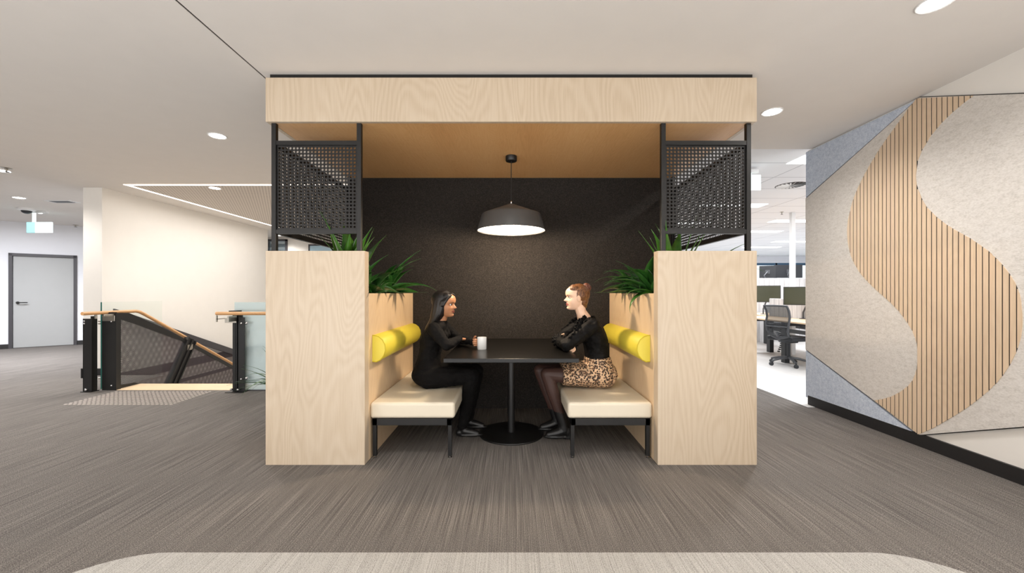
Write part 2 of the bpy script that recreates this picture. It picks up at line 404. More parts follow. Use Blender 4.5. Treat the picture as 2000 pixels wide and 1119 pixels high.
# cream carpet inlay with rounded corners
pts = []
y1, x0, x1, r = 1.847, -2.02, 2.09, .42
for k in range(13): a = pi-(pi/2)*k/12; pts.append((x0+r+r*cos(a), y1-r+r*sin(a)))
for k in range(13): a = pi/2-(pi/2)*k/12; pts.append((x1-r+r*cos(a), y1-r+r*sin(a)))
pts += [(x1, -2.5), (x0, -2.5)]
tag(MB().prism(pts, 'z', .0005, .003).build('carpet_inlay', MT['carpetcream']), 'cream striated carpet inlay with rounded corners set in the grey carpet', 'carpet')

c = MB()
def cq(x0, x1, y0, y1, z=CEIL, th=.12): c.box((x0, y0, z), (x1, y1, z+th))
cq(-1.777, 5, -3, 4.27); c.build('x', MT['ceiling'])
bpy.data.objects['x'].name = 'ceiling'; struct(bpy.data.objects['ceiling'])
c = MB(); cq(-16, -1.790, -3, 18, CEIL); o = c.build('ceiling_lobby', MT['ceiling']); struct(o)
c = MB(); c.box((-1.79, -3, CEIL+.004), (-1.777, 4.27, CEIL+.1)); struct(c.build('trim_1', MT['black']))
c = MB(); cq(-1.777, 16, 4.275, 18, 2.80); struct(c.build('ceiling_office', MT['gridceil']))
# right wall
struct(MB().box((XR, -3, 0), (XR+.14, 4.33, CEIL)).build('wall_right', MT['wall']))
struct(MB().box((XR-.02, -3, 0), (XR, 4.30, .1)).build('baseboard_right', MT['skirting']))
struct(MB().box((-16, -3.1, 0), (XR+.14, -3, CEIL)).build('wall_front', MT['wall']))
struct(MB().box((-16.1, -3.1, 0), (-16, 12, CEIL)).build('wall_far_left', MT['wall']))
# wall beside the stair
struct(MB().box((-6.33, 5.83, -3), (-6.05, 9.8, CEIL)).build('wall_stair', MT['wall']))
struct(MB().box((-6.335, 5.81, 0), (-6.05, 5.83, .1)).build('baseboard_stair', MT['skirting']))
# far back wall with openings filled by glazed windows
struct(MB().box((-6.35, 11.2, 0), (-1.2, 11.35, CEIL)).build('wall_back', MT['wall']))
struct(MB().box((-9.0, 11.2, 0), (-6.95, 11.35, CEIL)).build('wall_back_left', MT['wallcool']))
struct(MB().box((-6.95, 11.2, 0), (-6.35, 11.35, 1.0)).box((-6.95, 11.2, 2.73), (-6.35, 11.35, CEIL)).build('wall_back_below', MT['wall']))
struct(MB().box((-1.25, 4.35, 0), (-1.15, 18, CEIL)).build('wall_core', MT['wall']))
wf = struct(MB().box((-6.95, 11.15, 1.0), (-6.9, 11.3, 2.73)).box((-6.4, 11.15, 1.0), (-6.35, 11.3, 2.73)).box((-6.95, 11.15, 2.68), (-6.35, 11.3, 2.73)).box((-6.95, 11.15, 1.0), (-6.35, 11.3, 1.05)).build('window_1', MT['charcoal']))
MB().box((-6.9, 11.22, 1.05), (-6.4, 11.23, 2.68)).build('pane', MT['winglass'], wf)
for z in (2.2, 2.36, 2.52): MB().box((-6.9, 11.26, z), (-6.4, 11.28, z+.09)).build('blind_slat', MT['greyplastic'], wf)
wf = struct(MB().box((-5.75, 11.17, 2.55), (-5.0, 11.2, 2.59)).box((-5.75, 11.17, 1.2), (-5.71, 11.2, 2.55)).box((-5.04, 11.17, 1.2), (-5.0, 11.2, 2.55)).build('window_2', MT['charcoal']))
MB().box((-5.71, 11.18, 1.2), (-5.04, 11.195, 2.55)).build('pane', plain('sky_blue_glazing', rgb(176, 206, 222), .1), wf)
# corridor wall with the door (oblique)
A = P(0, 682, F*EYE/(682-CY)); B = P(160, 672.7, F*EYE/(672.7-CY)); A.z = B.z = 0
U = (B-A).normalized(); NRM = Vector((U.y, -U.x, 0))       # towards the viewer
WM = Matrix(((U.x, -NRM.x, 0, A.x), (U.y, -NRM.y, 0, A.y), (0, 0, 1, 0), (0, 0, 0, 1)))
def upx(px):                                                 # distance along the wall seen at column px
    k = (px-CX)/F; return (k*A.y-A.x)/(U.x-k*U.y)
u0, u1 = upx(17), upx(150.5); l0, l1 = upx(24.5), upx(144); DH = 2.085
wl = MB().box((-5, 0, 0), (u0+.02, .12, CEIL), WM).box((u1-.02, 0, 0), (2.2, .12, CEIL), WM).box((u0+.02, 0, DH-.02), (u1-.02, .12, CEIL), WM)
struct(wl.build('wall_left', MT['wallcool']))
struct(MB().box((-5, -.015, 0), (u0, 0, .1), WM).box((u1, -.015, 0), (2.2, 0, .1), WM).build('baseboard_left', MT['skirting']))
dr = struct(MB().box((u0, -.03, 0), (l0, .1, DH), WM).box((l1, -.03, 0), (u1, .1, DH), WM).box((u0, -.03, DH-.06), (u1, .1, DH), WM).build('door_1', MT['charcoal']))
lf = MB().box((l0+.004, .02, .01), (l1-.004, .06, DH-.064), WM).build('door_leaf', MT['doorgrey'], dr)
h = MB(); hz = 1.0; hu = l0+.07
h.cyl(WM @ Vector((hu, .02, hz)), WM @ Vector((hu, -.0, hz)), .028); h.cyl(WM @ Vector((hu, 0, hz)), WM @ Vector((hu, -.05, hz)), .011)
h.tube([WM @ Vector(p) for p in ((hu, -.05, hz), (hu+.03, -.055, hz), (hu+.15, -.055, hz))], .011)
h.build('door_handle', MT['black'], lf, smooth=True)
# office far side: window wall
ww = MB().box((3, 17, 0), (16, 17.15, .9)).box((3, 17, 2.5), (16, 17.15, 2.8))
struct(ww.build('wall_office_back', MT['wallcool']))
struct(MB().box((3.2, 17.15, 0), (3.3, 17.2, 2.8)).box((15.9, 4.2, 0), (16, 17, 2.8)).build('wall_office_right', MT['wallcool']))
blueframe = plain('blue_grey_window_frame', rgb(64, 96, 122), .4)
for i in range(6):
    xa = 3.0+i*2.1; wn = MB()
    wn.box((xa, 17, .9), (xa+.07, 17.1, 2.5)).box((xa, 17, 2.4), (xa+2.1, 17.1, 2.5)).box((xa, 17, .9), (xa+2.1, 17.1, .97))
    wn = struct(wn.build('window_%d' % (i+3), blueframe)); MB().box((xa+.07, 17.04, .97), (xa+2.1, 17.05, 2.4)).build('pane', MT['winglass'], wn)

# ---------------------------------------------------------------- ceiling fittings
dl0 = None
DLL = {0: 'round recessed downlight in the ceiling beside the left end of the timber canopy', 1: 'round recessed downlight beside the right end of the timber canopy, nearest the office',
       2: 'round recessed downlight in the ceiling corner above the timber slat wall', 3: 'recessed downlight sitting on the glowing line above the stair void', 4: 'recessed downlight between the corridor exit sign and the slot vent',
       5: 'recessed downlight cut by the picture edge, above the grey door', 6: 'far downlight seen below the left perforated screen', 7: 'small bright downlight right above the corridor exit sign'}
for i, (x, y, e) in enumerate(DOWN):
    if i > 7: break
    if dl0 is None:
        dl0 = thing('downlight', DLL[0], 'ceiling light', (x, y, CEIL), 'recessed downlights')
        m = MB(); m.lathe([(.066, 0), (.082, 0), (.082, -.006), (.078, -.008), (.066, -.004)], (x, y, CEIL), 28); m.build('trim_ring', MT['plastic'], dl0)
        m = MB(); m.lathe([(.0, -.006), (.066, -.006), (.066, -.002), (.0, -.002)], (x, y, CEIL), 24); m.build('lens', MT['lens'], dl0)
    else:
        copy_tree(dl0, (x, y, CEIL), DLL[i])
# led rectangle over the stair void
lr = thing('led_ceiling_strip', 'warm glowing led line framing the perforated ceiling panel over the stair', 'light strip', (-5.55, 5.69, CEIL))
MB().box((-5.575, 5.665, CEIL-.004), (-1.9, 5.71, CEIL+.002)).build('front_strip', MT['led'], lr)
MB().box((-5.57, 5.71, CEIL-.004), (-5.53, 9.9, CEIL+.002)).build('side_strip', MT['led'], lr)
struct(MB().box((-5.52, 5.72, CEIL-.003), (-1.95, 9.9, CEIL+.002)).build('ceiling_perforated', MT['perfceil']))
# linear diffuser
v = thing('slot_vent', 'short linear slot air vent in the corridor ceiling', 'air vent', (-7.6, 6.7, CEIL))
MB().box((-7.86, 6.62, CEIL-.01), (-7.42, 6.8, CEIL)).build('frame', MT['plastic'], v); MB().box((-7.80, 6.65, CEIL-.014), (-7.48, 6.77, CEIL-.009)).build('slot', MT['greyplastic'], v)
def sprinkler(x, y, z, label, s=1):
    t = thing('sprinkler_head', label, 'sprinkler', (x, y, z), 'ceiling sprinklers')
    MB().lathe([(.04*s, 0), (.04*s, -.004), (.015*s, -.01), (.008*s, -.03), (.006*s, -.045)], (x, y, z), 16).build('escutcheon', MT['steel'], t)
    MB().lathe([(.022*s, -.045), (.024*s, -.05), (.006*s, -.053)], (x, y, z), 12).build('deflector', MT['greyplastic'], t)
sprinkler(-6.3, 4.97-.05, CEIL, 'small ceiling sprinkler beside the downlight above the grey door', 1.2)
sprinkler(-10.0, 9.05, CEIL, 'tiny ceiling sprinkler near the corner of the white stair wall', 1.2)
sprinkler(5.3, 7.72, 2.80, 'small sprinkler in the white office ceiling next to the swirl vent', .9)
cm = thing('security_camera', 'white dome security camera on the corridor ceiling', 'camera', (-8.95, 7.28, CEIL))
MB().lathe([(.12, 0), (.12, -.03), (.10, -.045)], (-8.95, 7.28, CEIL), 24).build('housing', MT['plastic'], cm, smooth=True)
MB().ell((-8.95, 7.28, CEIL-.045), (.07, .07, .055)).build('dome', MT['darkplastic'], cm, smooth=True)
def exit_sign(x, y, z, wd, ht, label, cyan=.34):
    t = thing('exit_sign', label, 'sign', (x, y, z))
    MB().box((x-wd*.3, y-.03, CEIL-.04), (x+wd*.3, y+.03, CEIL)).build('mount', MT['plastic'], t)
    MB().box((x-wd*.28, y-.008, z+ht), (x-wd*.16, y+.008, CEIL-.03)).build('stem', MT['exit_white'], t)
    MB().box((x-wd/2, y-.01, z), (x-wd/2+wd*cyan, y+.01, z+ht)).build('cyan_panel', MT['exit_cyan'], t)
    MB().box((x-wd/2+wd*cyan, y-.01, z), (x+wd/2, y+.01, z+ht)).build('glowing_panel', MT['exit_white'], t)
exit_sign(-8.97, 7.5, 2.36, .48, .20, 'hanging edge lit exit sign glowing cyan and white over the corridor')
exit_sign(3.07, 5.0, 2.72-.2, .18, .19, 'glowing white exit sign hanging in the office behind the right perforated screen', .1)
# office ceiling lights
p0 = None
OL = ['long office light panel nearest the felt wall corner', 'office light panel glowing behind the right perforated screen', 'office light panel further behind the right perforated screen', 'office light panel in the second row beyond the nearest one',
      'office light panel passing behind the top of the white service pole', 'office light panel left of the service pole, second above the windows', 'office light panel near the far windows, right of the service pole', 'office light panel farthest back, left of the service pole']
for i, (x, y) in enumerate(OFFL[:8]):
    if p0 is None:
        p0 = MB().box((-.6, -.15, -.006), (.6, .15, 0)).build('office_light_panel', MT['panel_light']); p0.location = (x, y, 2.80); tag(p0, OL[0], 'ceiling light', 'office ceiling light panels')
    else:
        q = p0.copy(); COL.objects.link(q); q.location = (x, y, 2.80); q['label'] = OL[i]
sv = thing('swirl_vent', 'round black and white swirl air diffuser in the office ceiling', 'air vent', (4.12, 5.81, 2.80))
MB().lathe([(.0, -.003), (.19, -.003), (.20, 0)], (4.12, 5.81, 2.80), 32).build('backing', MT['black'], sv)
m = MB()
for k in range(20):
    a = 2*pi*k/20; R = Matrix.Translation((4.12, 5.81, 2.794)) @ Matrix.Rotation(a, 4, 'Z') @ Matrix.Rotation(radians(24), 4, 'X')
    m.box((.03, -.010, -.002), (.185, .010, 0), R)
m.build('blades', MT['plastic'], sv)

# ---------------------------------------------------------------- booth
D0, D1 = 2.79, 4.16
XO, XI = 1.739, 1.037
def planter(s, side, nm):
    t = thing('planter_unit', 'birch veneer planter cabinet at the %s end of the booth, behind the %s bench' % (nm, side), 'planter', (s*1.4, D0, 0), 'veneer planter cabinets')
    MB().box((s*XO, D0, 0), (s*XI, D0+.08, 1.516)).build('end_panel', MT['ply'], t, .002)
    MB().box((s*(XI+.022), D0+.08, 0), (s*XI, D1, 1.215)).build('bench_side_panel', MT['ply2'], t, .001)
    MB().box((s*(XO-.02), D0+.08, 0), (s*(XO-.04), D1, 1.215)).build('outer_panel', MT['ply2'], t, .001)
    MB().box((s*(XI+.022), D0+.08, 1.10), (s*(XO-.04), D1, 1.18)).build('soil', MT['soil'], t)
    return t
MT['ply2'] = wood('warm_birch_veneer', rgb(206, 176, 140), rgb(222, 194, 158), rgb(232, 207, 174), contrast=.5)
planter(-1, 'stair side', 'stair'); planter(1, 'office side', 'office')
cn = thing('booth_canopy', 'birch veneer canopy box over the booth with deep fascia', 'canopy', (0, D0, 2.43))
MB().box((-XO, D0, 2.430), (XO, D0+.03, 2.742)).build('fascia', MT['ply'], cn, .0015)
for s in (-1, 1): MB().box((s*XO, D0+.03, 2.430), (s*(XO-.03), D1+.1, 2.742)).build('side_fascia', MT['ply'], cn, .001)
MB().box((-XO+.03, D0+.03, 2.432), (XO-.03, D1+.1, 2.46)).build('soffit', MT['plyx'], cn)
MB().box((-XO+.02, D0+.02, 2.742), (XO-.02, D1+.08, CEIL)).build('shadow_gap', MT['black'], cn)
tag(MB().box((-XO+.02, D1, 0), (XO-.02, D1+.06, 2.43)).build('felt_back_panel', MT['felt']), 'charcoal wool felt panel closing the back of the booth', 'wall panel')

def perf_sheet(nu, nv, pitch, r, uo, vo, marg, th, mk):
    """real holes: nu x nv cells, margins all round; mk(u, v, t) -> 3-D"""
    m = MB(); vs = []; fs = []
    def quad(a, b, c_, d): n = len(vs); vs.extend([a, b, c_, d]); fs.append((n, n+1, n+2, n+3))
    h = pitch/2
    sq = [(h, 0), (h, h), (0, h), (-h, h), (-h, 0), (-h, -h), (0, -h), (h, -h)]
    ci = [(r*cos(k*pi/4), r*sin(k*pi/4)) for k in range(8)]
    for i in range(nu):
        for j in range(nv):
            cu = uo+(i+.5)*pitch; cv = vo+(j+.5)*pitch; n = len(vs)
            for t_ in (0, th):
                for a in sq: vs.append(mk(cu+a[0], cv+a[1], t_))
                for a in ci: vs.append(mk(cu+a[0], cv+a[1], t_))
            for k in range(8):
                k2 = (k+1) % 8
                fs.append((n+k, n+k2, n+8+k2, n+8+k)); fs.append((n+16+k, n+24+k, n+24+k2, n+16+k2)); fs.append((n+8+k, n+8+k2, n+24+k2, n+24+k))
    U1, V1 = uo+nu*pitch, vo+nv*pitch
    for t_ in (0, th):
        for a, b, c_, d in (((uo-marg, vo-marg), (U1+marg, vo-marg), (U1+marg, vo), (uo-marg, vo)), ((uo-marg, V1), (U1+marg, V1), (U1+marg, V1+marg), (uo-marg, V1+marg)),
                            ((uo-marg, vo), (uo, vo), (uo, V1), (uo-marg, V1)), ((U1, vo), (U1+marg, vo), (U1+marg, V1), (U1, V1))):
            quad(mk(*a, t_), mk(*b, t_), mk(*c_, t_), mk(*d, t_))
    m.add(vs, fs); return m
PZ0, PZ1 = 1.641, 2.306
def screen(s, nm):
    t = thing('perforated_screen', 'black perforated steel corner screen standing on the %s side planter' % nm, 'screen', (s*1.4, D0+.04, 1.516), 'black perforated screens')
    yf = D0+.04; xa, xb = s*1.697, s*1.088; w_ = .016
    for (x, y) in ((xa, yf), (xb, yf), (xa, D1-.03)):
        z0 = 1.516 if y < 3 else 1.18
        MB().box((x-w_, y-w_, z0), (x+w_, y+w_, 2.432)).build('post', MT['black'], t, .002)
    for z in (PZ0, PZ1-.03):
        MB().box((xa, yf-.013, z), (xb, yf+.013, z+.03)).build('rail', MT['black'], t)
        MB().box((xa-.013, yf, z), (xa+.013, D1-.03, z+.03)).build('rail', MT['black'], t)
    p = .0256
    nu = 22; wd = abs(xa-xb); u0_ = min(xa, xb)+(wd-nu*p)/2; v0 = PZ0+(PZ1-PZ0-23*p)/2
    perf_sheet(nu, 23, p, .0087, u0_, v0, .018, .003, lambda u, v, q: (u, yf-.002+q, v)).build('front_sheet', MT['blacksheet'], t)
    nu = 48; y0 = yf+(D1-.03-yf-nu*p)/2
    perf_sheet(nu, 23, p, .0087, y0, v0, .018, .003, lambda u, v, q: (xa-.0015+q, u, v)).build('side_sheet', MT['blacksheet'], t)
screen(-1, 'stair'); screen(1, 'office')

def bench(s, nm):
    t = thing('bench', 'cream upholstered bench on black legs at the %s side of the table' % nm, 'bench', (s*.73, D0+.1, 0), 'cream booth benches')
    x0, x1 = s*XI, s*.415; y0, y1 = D0+.1, D1-.005
    cu = MB().box((x0, y0, .296), (x1, y1, .4135)).build('cushion', MT['cream'], t, .022, smooth=True, seg=5)
    cu.data.shade_smooth() if hasattr(cu.data, 'shade_smooth') else None
    a0, a1 = s*(XI-.015), s*.44
    MB().box((a0, y0+.01, .243), (a1, y0+.05, .293)).box((a0, y1-.05, .243), (a1, y1-.01, .293)).box((a0, y0+.01, .243), (a0-s*.035, y1-.01, .293)).box((a1+s*.035, y0+.01, .243), (a1, y1-.01, .293)).build('frame', MT['black'], t, .002)
    for xx in (a0-s*.015, a1+s*.012):
        for yy in (y0+.025, y1-.03):
            lg = MB().box((xx-.014, yy-.014, .018), (xx+.014, yy+.014, .245)).build('leg', MT['black'], t, .002)
            MB().lathe([(.006, .018), (.006, .008), (.014, .006), (.014, 0)], (xx, yy, 0), 14).build('glide', MT['chrome'], lg)
bench(-1, 'stair'); bench(1, 'office')
def bolster(s, nm):
    prof = [(0, .706), (.03, .703), (.06, .718), (.085, .75), (.098, .79), (.094, .83), (.075, .868), (.045, .892), (.02, .9), (0, .902)]
    y0, y1 = 2.94, 4.10
    def ring(y, k): return [(s*(XI-.001-p[0]*k), y, .80+(p[1]-.80)*k) for p in prof]
    o = MB().rings([ring(y0, .96), ring(y0+.006, 1), ring(y1-.006, 1), ring(y1, .96)]).build('back_bolster', MT['yellow'], smooth=True)
    tag(o, 'yellow half round backrest bolster fixed to the %s side of the booth' % nm, 'cushion', 'yellow backrest bolsters')
    MB().tube([(s*(XI-.001-p[0]), y0+.002, p[1]) for p in prof], .0035, 8).build('piping', MT['piping'], o, smooth=True)
bolster(-1, 'stair'); bolster(1, 'office')

tb = thing('table', 'black rectangular booth table on a round pedestal base', 'table', (0, 3.42, 0))
MB().box((-.482, D0+.01, .722), (.482, 4.03, .7515)).build('tabletop', MT['tabletop'], tb, .002)
MB().lathe([(.032, .012), (.032, .70), (.05, .70), (.05, .722)], (0, 3.42, 0), 28).build('column', MT['black'], tb, smooth=True)
MB().lathe([(.0, 0), (.278, 0), (.280, .006), (.276, .012), (.05, .018), (.0, .018)], (0, 3.42, 0), 56).build('base', MT['black'], tb, smooth=True)

pd = thing('pendant_lamp', 'grey metal pendant lamp with glowing underside hanging over the table', 'lamp', (0, 3.5, 2.43))
c0 = (0, 3.5, 0)
MB().lathe([(.0, 2.43), (.05, 2.43), (.05, 2.39), (.046, 2.385), (.0, 2.385)], c0, 28).build('ceiling_rose', MT['black'], pd, smooth=True)
MB().cyl((0, 3.5, 2.0), (0, 3.5, 2.39), .0035, n=8).build('cord', MT['black'], pd)
MB().lathe([(.0, 2.012), (.012, 2.010), (.255, 1.915), (.262, 1.905), (.302, 1.768), (.298, 1.768), (.255, 1.903), (.0, 1.995)], c0, 64).build('shade', MT['lampbody'], pd, smooth=True)
MB().lathe([(.0, 1.776), (.292, 1.776), (.294, 1.780), (.0, 1.782)], c0, 56).build('diffuser', MT['lampin'], pd)
MB().lathe([(.006, 2.01), (.008, 2.025), (.004, 2.035)], c0, 12).build('cord_grip', MT['chrome'], pd)
bpy.data.objects['pendant_bulb_light'].location.z = 1.74

mg = MB(); mc = (-.243, 3.265, .7515)
mg.lathe([(.0, 0), (.036, 0), (.0385, .003), (.0385, .1), (.036, .1), (.035, .008), (.0, .008)], mc, 32)
mg = mg.build('mug', MT['white'], smooth=True); tag(mg, 'white ceramic mug standing on the black table', 'mug')
hp = [Vector(mc)+Vector(((-.036-.026*sin(a))*.80, (.036+.026*sin(a))*.6, .05+.028*cos(a))) for a in [pi*k/10 for k in range(11)]]
MB().tube(hp, .005, 8).build('handle', MT['white'], mg, smooth=True)

# ---------------------------------------------------------------- foliage
def leaf(m, base, az, length, width, lift, droop, roll=0):
    n = 10; p = Vector(base); el = lift; step = length/n
    L_, R_, C_ = [], [], []
    d0 = Vector((cos(az), sin(az), 0)); sd = Vector((-sin(az), cos(az), 0))
    for i in range(n+1):
        t_ = i/n
        w_ = width*(.25+.75*sin(pi*min(1, t_*1.05+.12))**.8)*(1-t_**3)+.0006
        dirv = d0*cos(el)+Vector((0, 0, 1))*sin(el); up = -d0*sin(el)+Vector((0, 0, 1))*cos(el)
        s2 = (sd*cos(roll)+up*sin(roll))
        C_.append(p.copy()); L_.append(p+s2*w_/2+up*w_*.16); R_.append(p-s2*w_/2+up*w_*.16)
        p += dirv*step; el -= droop/n*(0.5+t_)
    vs = L_+C_+R_; k = n+1; fs = []
    for i in range(n): fs += [(i, i+1, k+i+1, k+i), (k+i, k+i+1, 2*k+i+1, 2*k+i)]
    m.add(vs, fs)
def plant(name, label, cat, loc, n, ln, wd, lift, droop, mat, group=None, az=None, seed=1, parent=None, spread=.04, roots=True):
    rnd = random.Random(seed); m = MB()
    for i in range(n):
        a = rnd.uniform(*az) if az else 2*pi*i/n+rnd.uniform(-.3, .3)
        b = (loc[0]+rnd.uniform(-spread, spread), loc[1]+rnd.uniform(-spread, spread), loc[2])
        leaf(m, b, a, ln*rnd.uniform(.6, 1.1), wd*rnd.uniform(.7, 1.2), rnd.uniform(*lift), rnd.uniform(*droop), rnd.uniform(-.5, .5))
    if name == 'planter_plant':
        for q, (x, y, z) in enumerate(m.v):
            if z < 1.53: y = max(y, 2.885)
            if abs(x) < 1.066 and z < 1.222: z = 1.222
            z = max(z, 1.182); m.v[q] = (x, min(y, 4.15), z)
    o = m.build(name, mat, parent, smooth=True)
    sm = o.modifiers.new('thickness', 'SOLIDIFY'); sm.thickness = .0012
    if label: tag(o, label, cat, group)
    return o
SZ = 1.178
def pl(s, x, y, n, ln, wd, lift, droop, mat, label, az=None, seed=1):
    plant('planter_plant', label, 'plant', (s*x, y, SZ), n, ln, wd, lift, droop, mat, 'plants in the booth planters', az, seed)
pl(-1, 1.27, 3.06, 15, .64, .15, (1.2, 1.5), (.1, .7), MT['leaf'], 'broad leaved upright plant behind the post of the stair side screen', seed=3)
pl(-1, 1.17, 3.14, 20, .42, .13, (.3, 1.35), (.5, 1.9), MT['leaf2'], 'arching broad leaved plant above the stair side bench', (-1.5, 1.2), 4)
pl(-1, 1.17, 3.55, 20, .52, .11, (.25, 1.25), (.7, 2.0), MT['leaf2'], 'drooping broad leaved plant in the stair side planter, nearest the felt', (-1.5, 1.0), 5)
pl(-1, 1.45, 3.6, 10, .40, .05, (.7, 1.4), (.6, 1.6), MT['leaf2'], 'narrow leaved plant at the outer back of the stair side planter', seed=6)
pl(1, 1.25, 3.05, 11, .64, .11, (1.1, 1.5), (.1, .9), MT['leaf'], 'upright strappy plant under the office side perforated screen', seed=13)
pl(1, 1.15, 3.22, 26, .46, .085, (.3, 1.4), (.7, 2.3), MT['leaf2'], 'bushy strappy plant spilling over the office side bench', (pi-1.4, pi+1.4), 14)
pl(1, 1.18, 3.65, 24, .52, .08, (.2, 1.35), (.8, 2.1), MT['leaf2'], 'dark strappy plant in the office side planter, nearest the felt', (pi-1.3, pi+1.4), 15)
pl(1, 1.50, 3.15, 8, .60, .045, (.9, 1.35), (.8, 1.7), MT['leaf'], 'long arching grassy plant at the outer office side of the planter', (-1.4, .8), 16)
# one leaf hanging over the front of the office-side planter
tag(MB().build('x', MT['leaf']) if False else plant('trailing_leaf', None, None, (1.08, 3.02, 1.22), 2, .34, .05, (-.1, .5), (1.6, 2.2), MT['leaf'], None, (pi-.2, pi+.3), 21, spread=.015), 'single long leaf hanging over the top of the office side bench panel', 'leaf')
fp = thing('floor_plant', 'tall potted plant standing behind the veneer end panel, leaf tips before the glass', 'plant', (-2.12, 3.75, 0))
MB().lathe([(.0, 0), (.14, 0), (.17, .34), (.155, .34), (.15, .30), (0, .30)], (-2.12, 3.75, 0), 32).build('pot', MT['pot'], fp, smooth=True)
plant('foliage', None, None, (-2.12, 3.75, .3), 30, .56, .035, (.2, 1.45), (.5, 1.9), MT['leaf2'], None, None, 31, fp)

# ---------------------------------------------------------------- feature wall
def wz(px, py):                                   # pixel on the wall plane -> (depth, height)
    d = 3.23*F/(px-CX); return (d, EYE-(py-CY)*d/F)
HEX = [(4.33, 2.25), (3.12, 2.765), (1.91, 2.21), (1.91, .63), (3.12, .095), (4.33, .60)]
hx = thing('felt_hexagon_panel', 'oatmeal felt hexagon panel on the wall behind the timber slat emblem', 'wall panel', (3.23, 3.12, .1))
MB().prism(HEX, 'x', XR, 3.232).build('felt_face', MT['feltcream'], hx)
e = .006
MB().prism([(4.332, 2.25+e), (3.12, 2.765+e), (1.908, 2.21+e), (1.908, .63-e), (3.12, .095-e), (4.332, .60-e)], 'x', XR, 3.236).build('edge', MT['black'], hx)
g1 = [(4.33, 2.265), (4.33, CEIL-.015), (3.15, CEIL-.015)]; g2 = [(4.33, .585), (3.14, .08), (3.3, .075), (4.33, .075)]
tag(MB().prism(g1, 'x', XR-.001, 3.236).build('upper_felt_triangle', MT['feltgrey']), 'blue grey felt triangle on the wall between ceiling and oatmeal panel', 'wall panel')
tag(MB().prism(g2, 'x', XR-.001, 3.236).build('lower_felt_triangle', MT['feltgrey']), 'blue grey felt triangle on the wall just above the black skirting', 'wall panel')
a_ = lambda l, k, oy: [(1640+x/k, oy+y/k) for x, y in l]
LT = a_([(440, 172), (410, 218), (355, 293), (300, 368), (250, 443), (203, 519), (157, 600), (112, 693), (85, 762), (68, 825), (54, 890), (48, 960), (53, 1030)], 3.2917, 160)
LB = a_([(57, 42), (76, 90), (95, 122), (114, 152), (152, 195), (193, 235), (235, 272), (280, 312), (325, 358), (372, 422), (400, 470), (420, 525), (427, 600), (420, 680), (402, 730), (375, 765), (328, 800), (284, 823), (240, 836), (190, 845)], 2.797, 480)
RB = a_([(430, 1030), (455, 1020), (512, 995), (565, 965), (625, 930), (685, 892), (750, 845), (818, 787), (856, 750), (893, 705), (930, 650), (965, 580), (990, 500), (998, 430), (996, 340), (985, 270), (960, 205), (922, 145), (884, 98), (848, 62), (812, 30)], 2.797, 480)
RT = a_([(985, 1110), (916, 1058), (836, 1003), (761, 962), (690, 920), (622, 868), (558, 803), (527, 750), (495, 665), (488, 610), (495, 550), (505, 500), (527, 440), (590, 340), (656, 262), (725, 195), (800, 133), (860, 88)], 3.2917, 160)
SP = [wz(1791, 192)]+[wz(*p) for p in LT+LB+RB+RT]
def spans(d):
    zs = []
    n = len(SP)
    for i in range(n):
        (a, za), (b, zb) = SP[i], SP[(i+1) % n]
        if (a-d)*(b-d) < 0: zs.append(za+(zb-za)*(d-a)/(b-a))
    zs.sort(); return [(zs[i], zs[i+1]) for i in range(0, len(zs)-1, 2)]
sl = MB(); bk = MB(); dmin = min(p[0] for p in SP); dmax = max(p[0] for p in SP)
pitch = .0364; d = 3.1375-40*pitch; NS = 4
def slab(m, a, b, xs0, xs1):
    mid = spans((a+b)/2)
    sa, sb = spans(a), spans(b)
    if len(sa) != len(mid): sa = mid
    if len(sb) != len(mid): sb = mid
    for (p, q, r_) in zip(sa, mid, sb):
        if r_[0] > r_[1] or p[0] > p[1]: continue
        m.prism([(a, p[0]), (b, r_[0]), (b, r_[1]), (a, p[1])], 'x', xs0, xs1)
while d < dmax:
    a, b = d+.0036, d+pitch-.0036
    a2, b2 = max(a, dmin+.001), min(b, dmax-.001)
    if b2 > a2:
        for k in range(NS): slab(sl, a2+(b2-a2)*k/NS, a2+(b2-a2)*(k+1)/NS, 3.232, 3.2275)
    a, b = max(d-.0040, dmin+.001), min(d+.0040, dmax-.001)
    if b > a: slab(bk, a, b, 3.232, 3.2302)
    d += pitch
em = thing('slat_emblem', 'large birch slat emblem shaped like a letter S on the oatmeal felt', 'wall decoration', (3.22, 3.12, .1))
sl.build('slats', MT['plyt'], em); bk.build('backing', MT['black'], em)

# ---------------------------------------------------------------- stair and balustrade
st = MB()
for i in range(12): st.box((-5.0, 5.27+.27*i, -.17*(i+1)-.04), (-3.35, 5.27+.27*(i+1)+.02, -.17*(i+1)))
stt = thing('staircase', 'timber stair going down behind the black balustrade', 'stairs', (-4.1, 4.95, 0))
MB().box((-5.0, 4.93, -.05), (-3.3, 5.27, .004)).build('top_landing', MT['tread'], stt); st.build('treads', MT['tread'], stt)
struct(MB().box((-6.05, 9.8, -3), (-1.9, 9.9, 0)).box((-1.95, 4.95, -3), (-1.9, 9.8, -.001)).box((-6.05, 4.95, -3), (-1.95, 4.97, -.06)).box((-6.05, 4.95, -3.1), (-1.9, 9.9, -3)).build('wall_stairwell', MT['wall']))
struct(MB().box((-6.05, 5.83, -.16), (-6.03, 9.8, -.02)).box((-6.05, 5.83, -.42), (-6.03, 9.8, -.36)).box((-6.05, 5.83, -.9), (-6.03, 9.8, -.76)).build('trim_2', MT['skirting']))
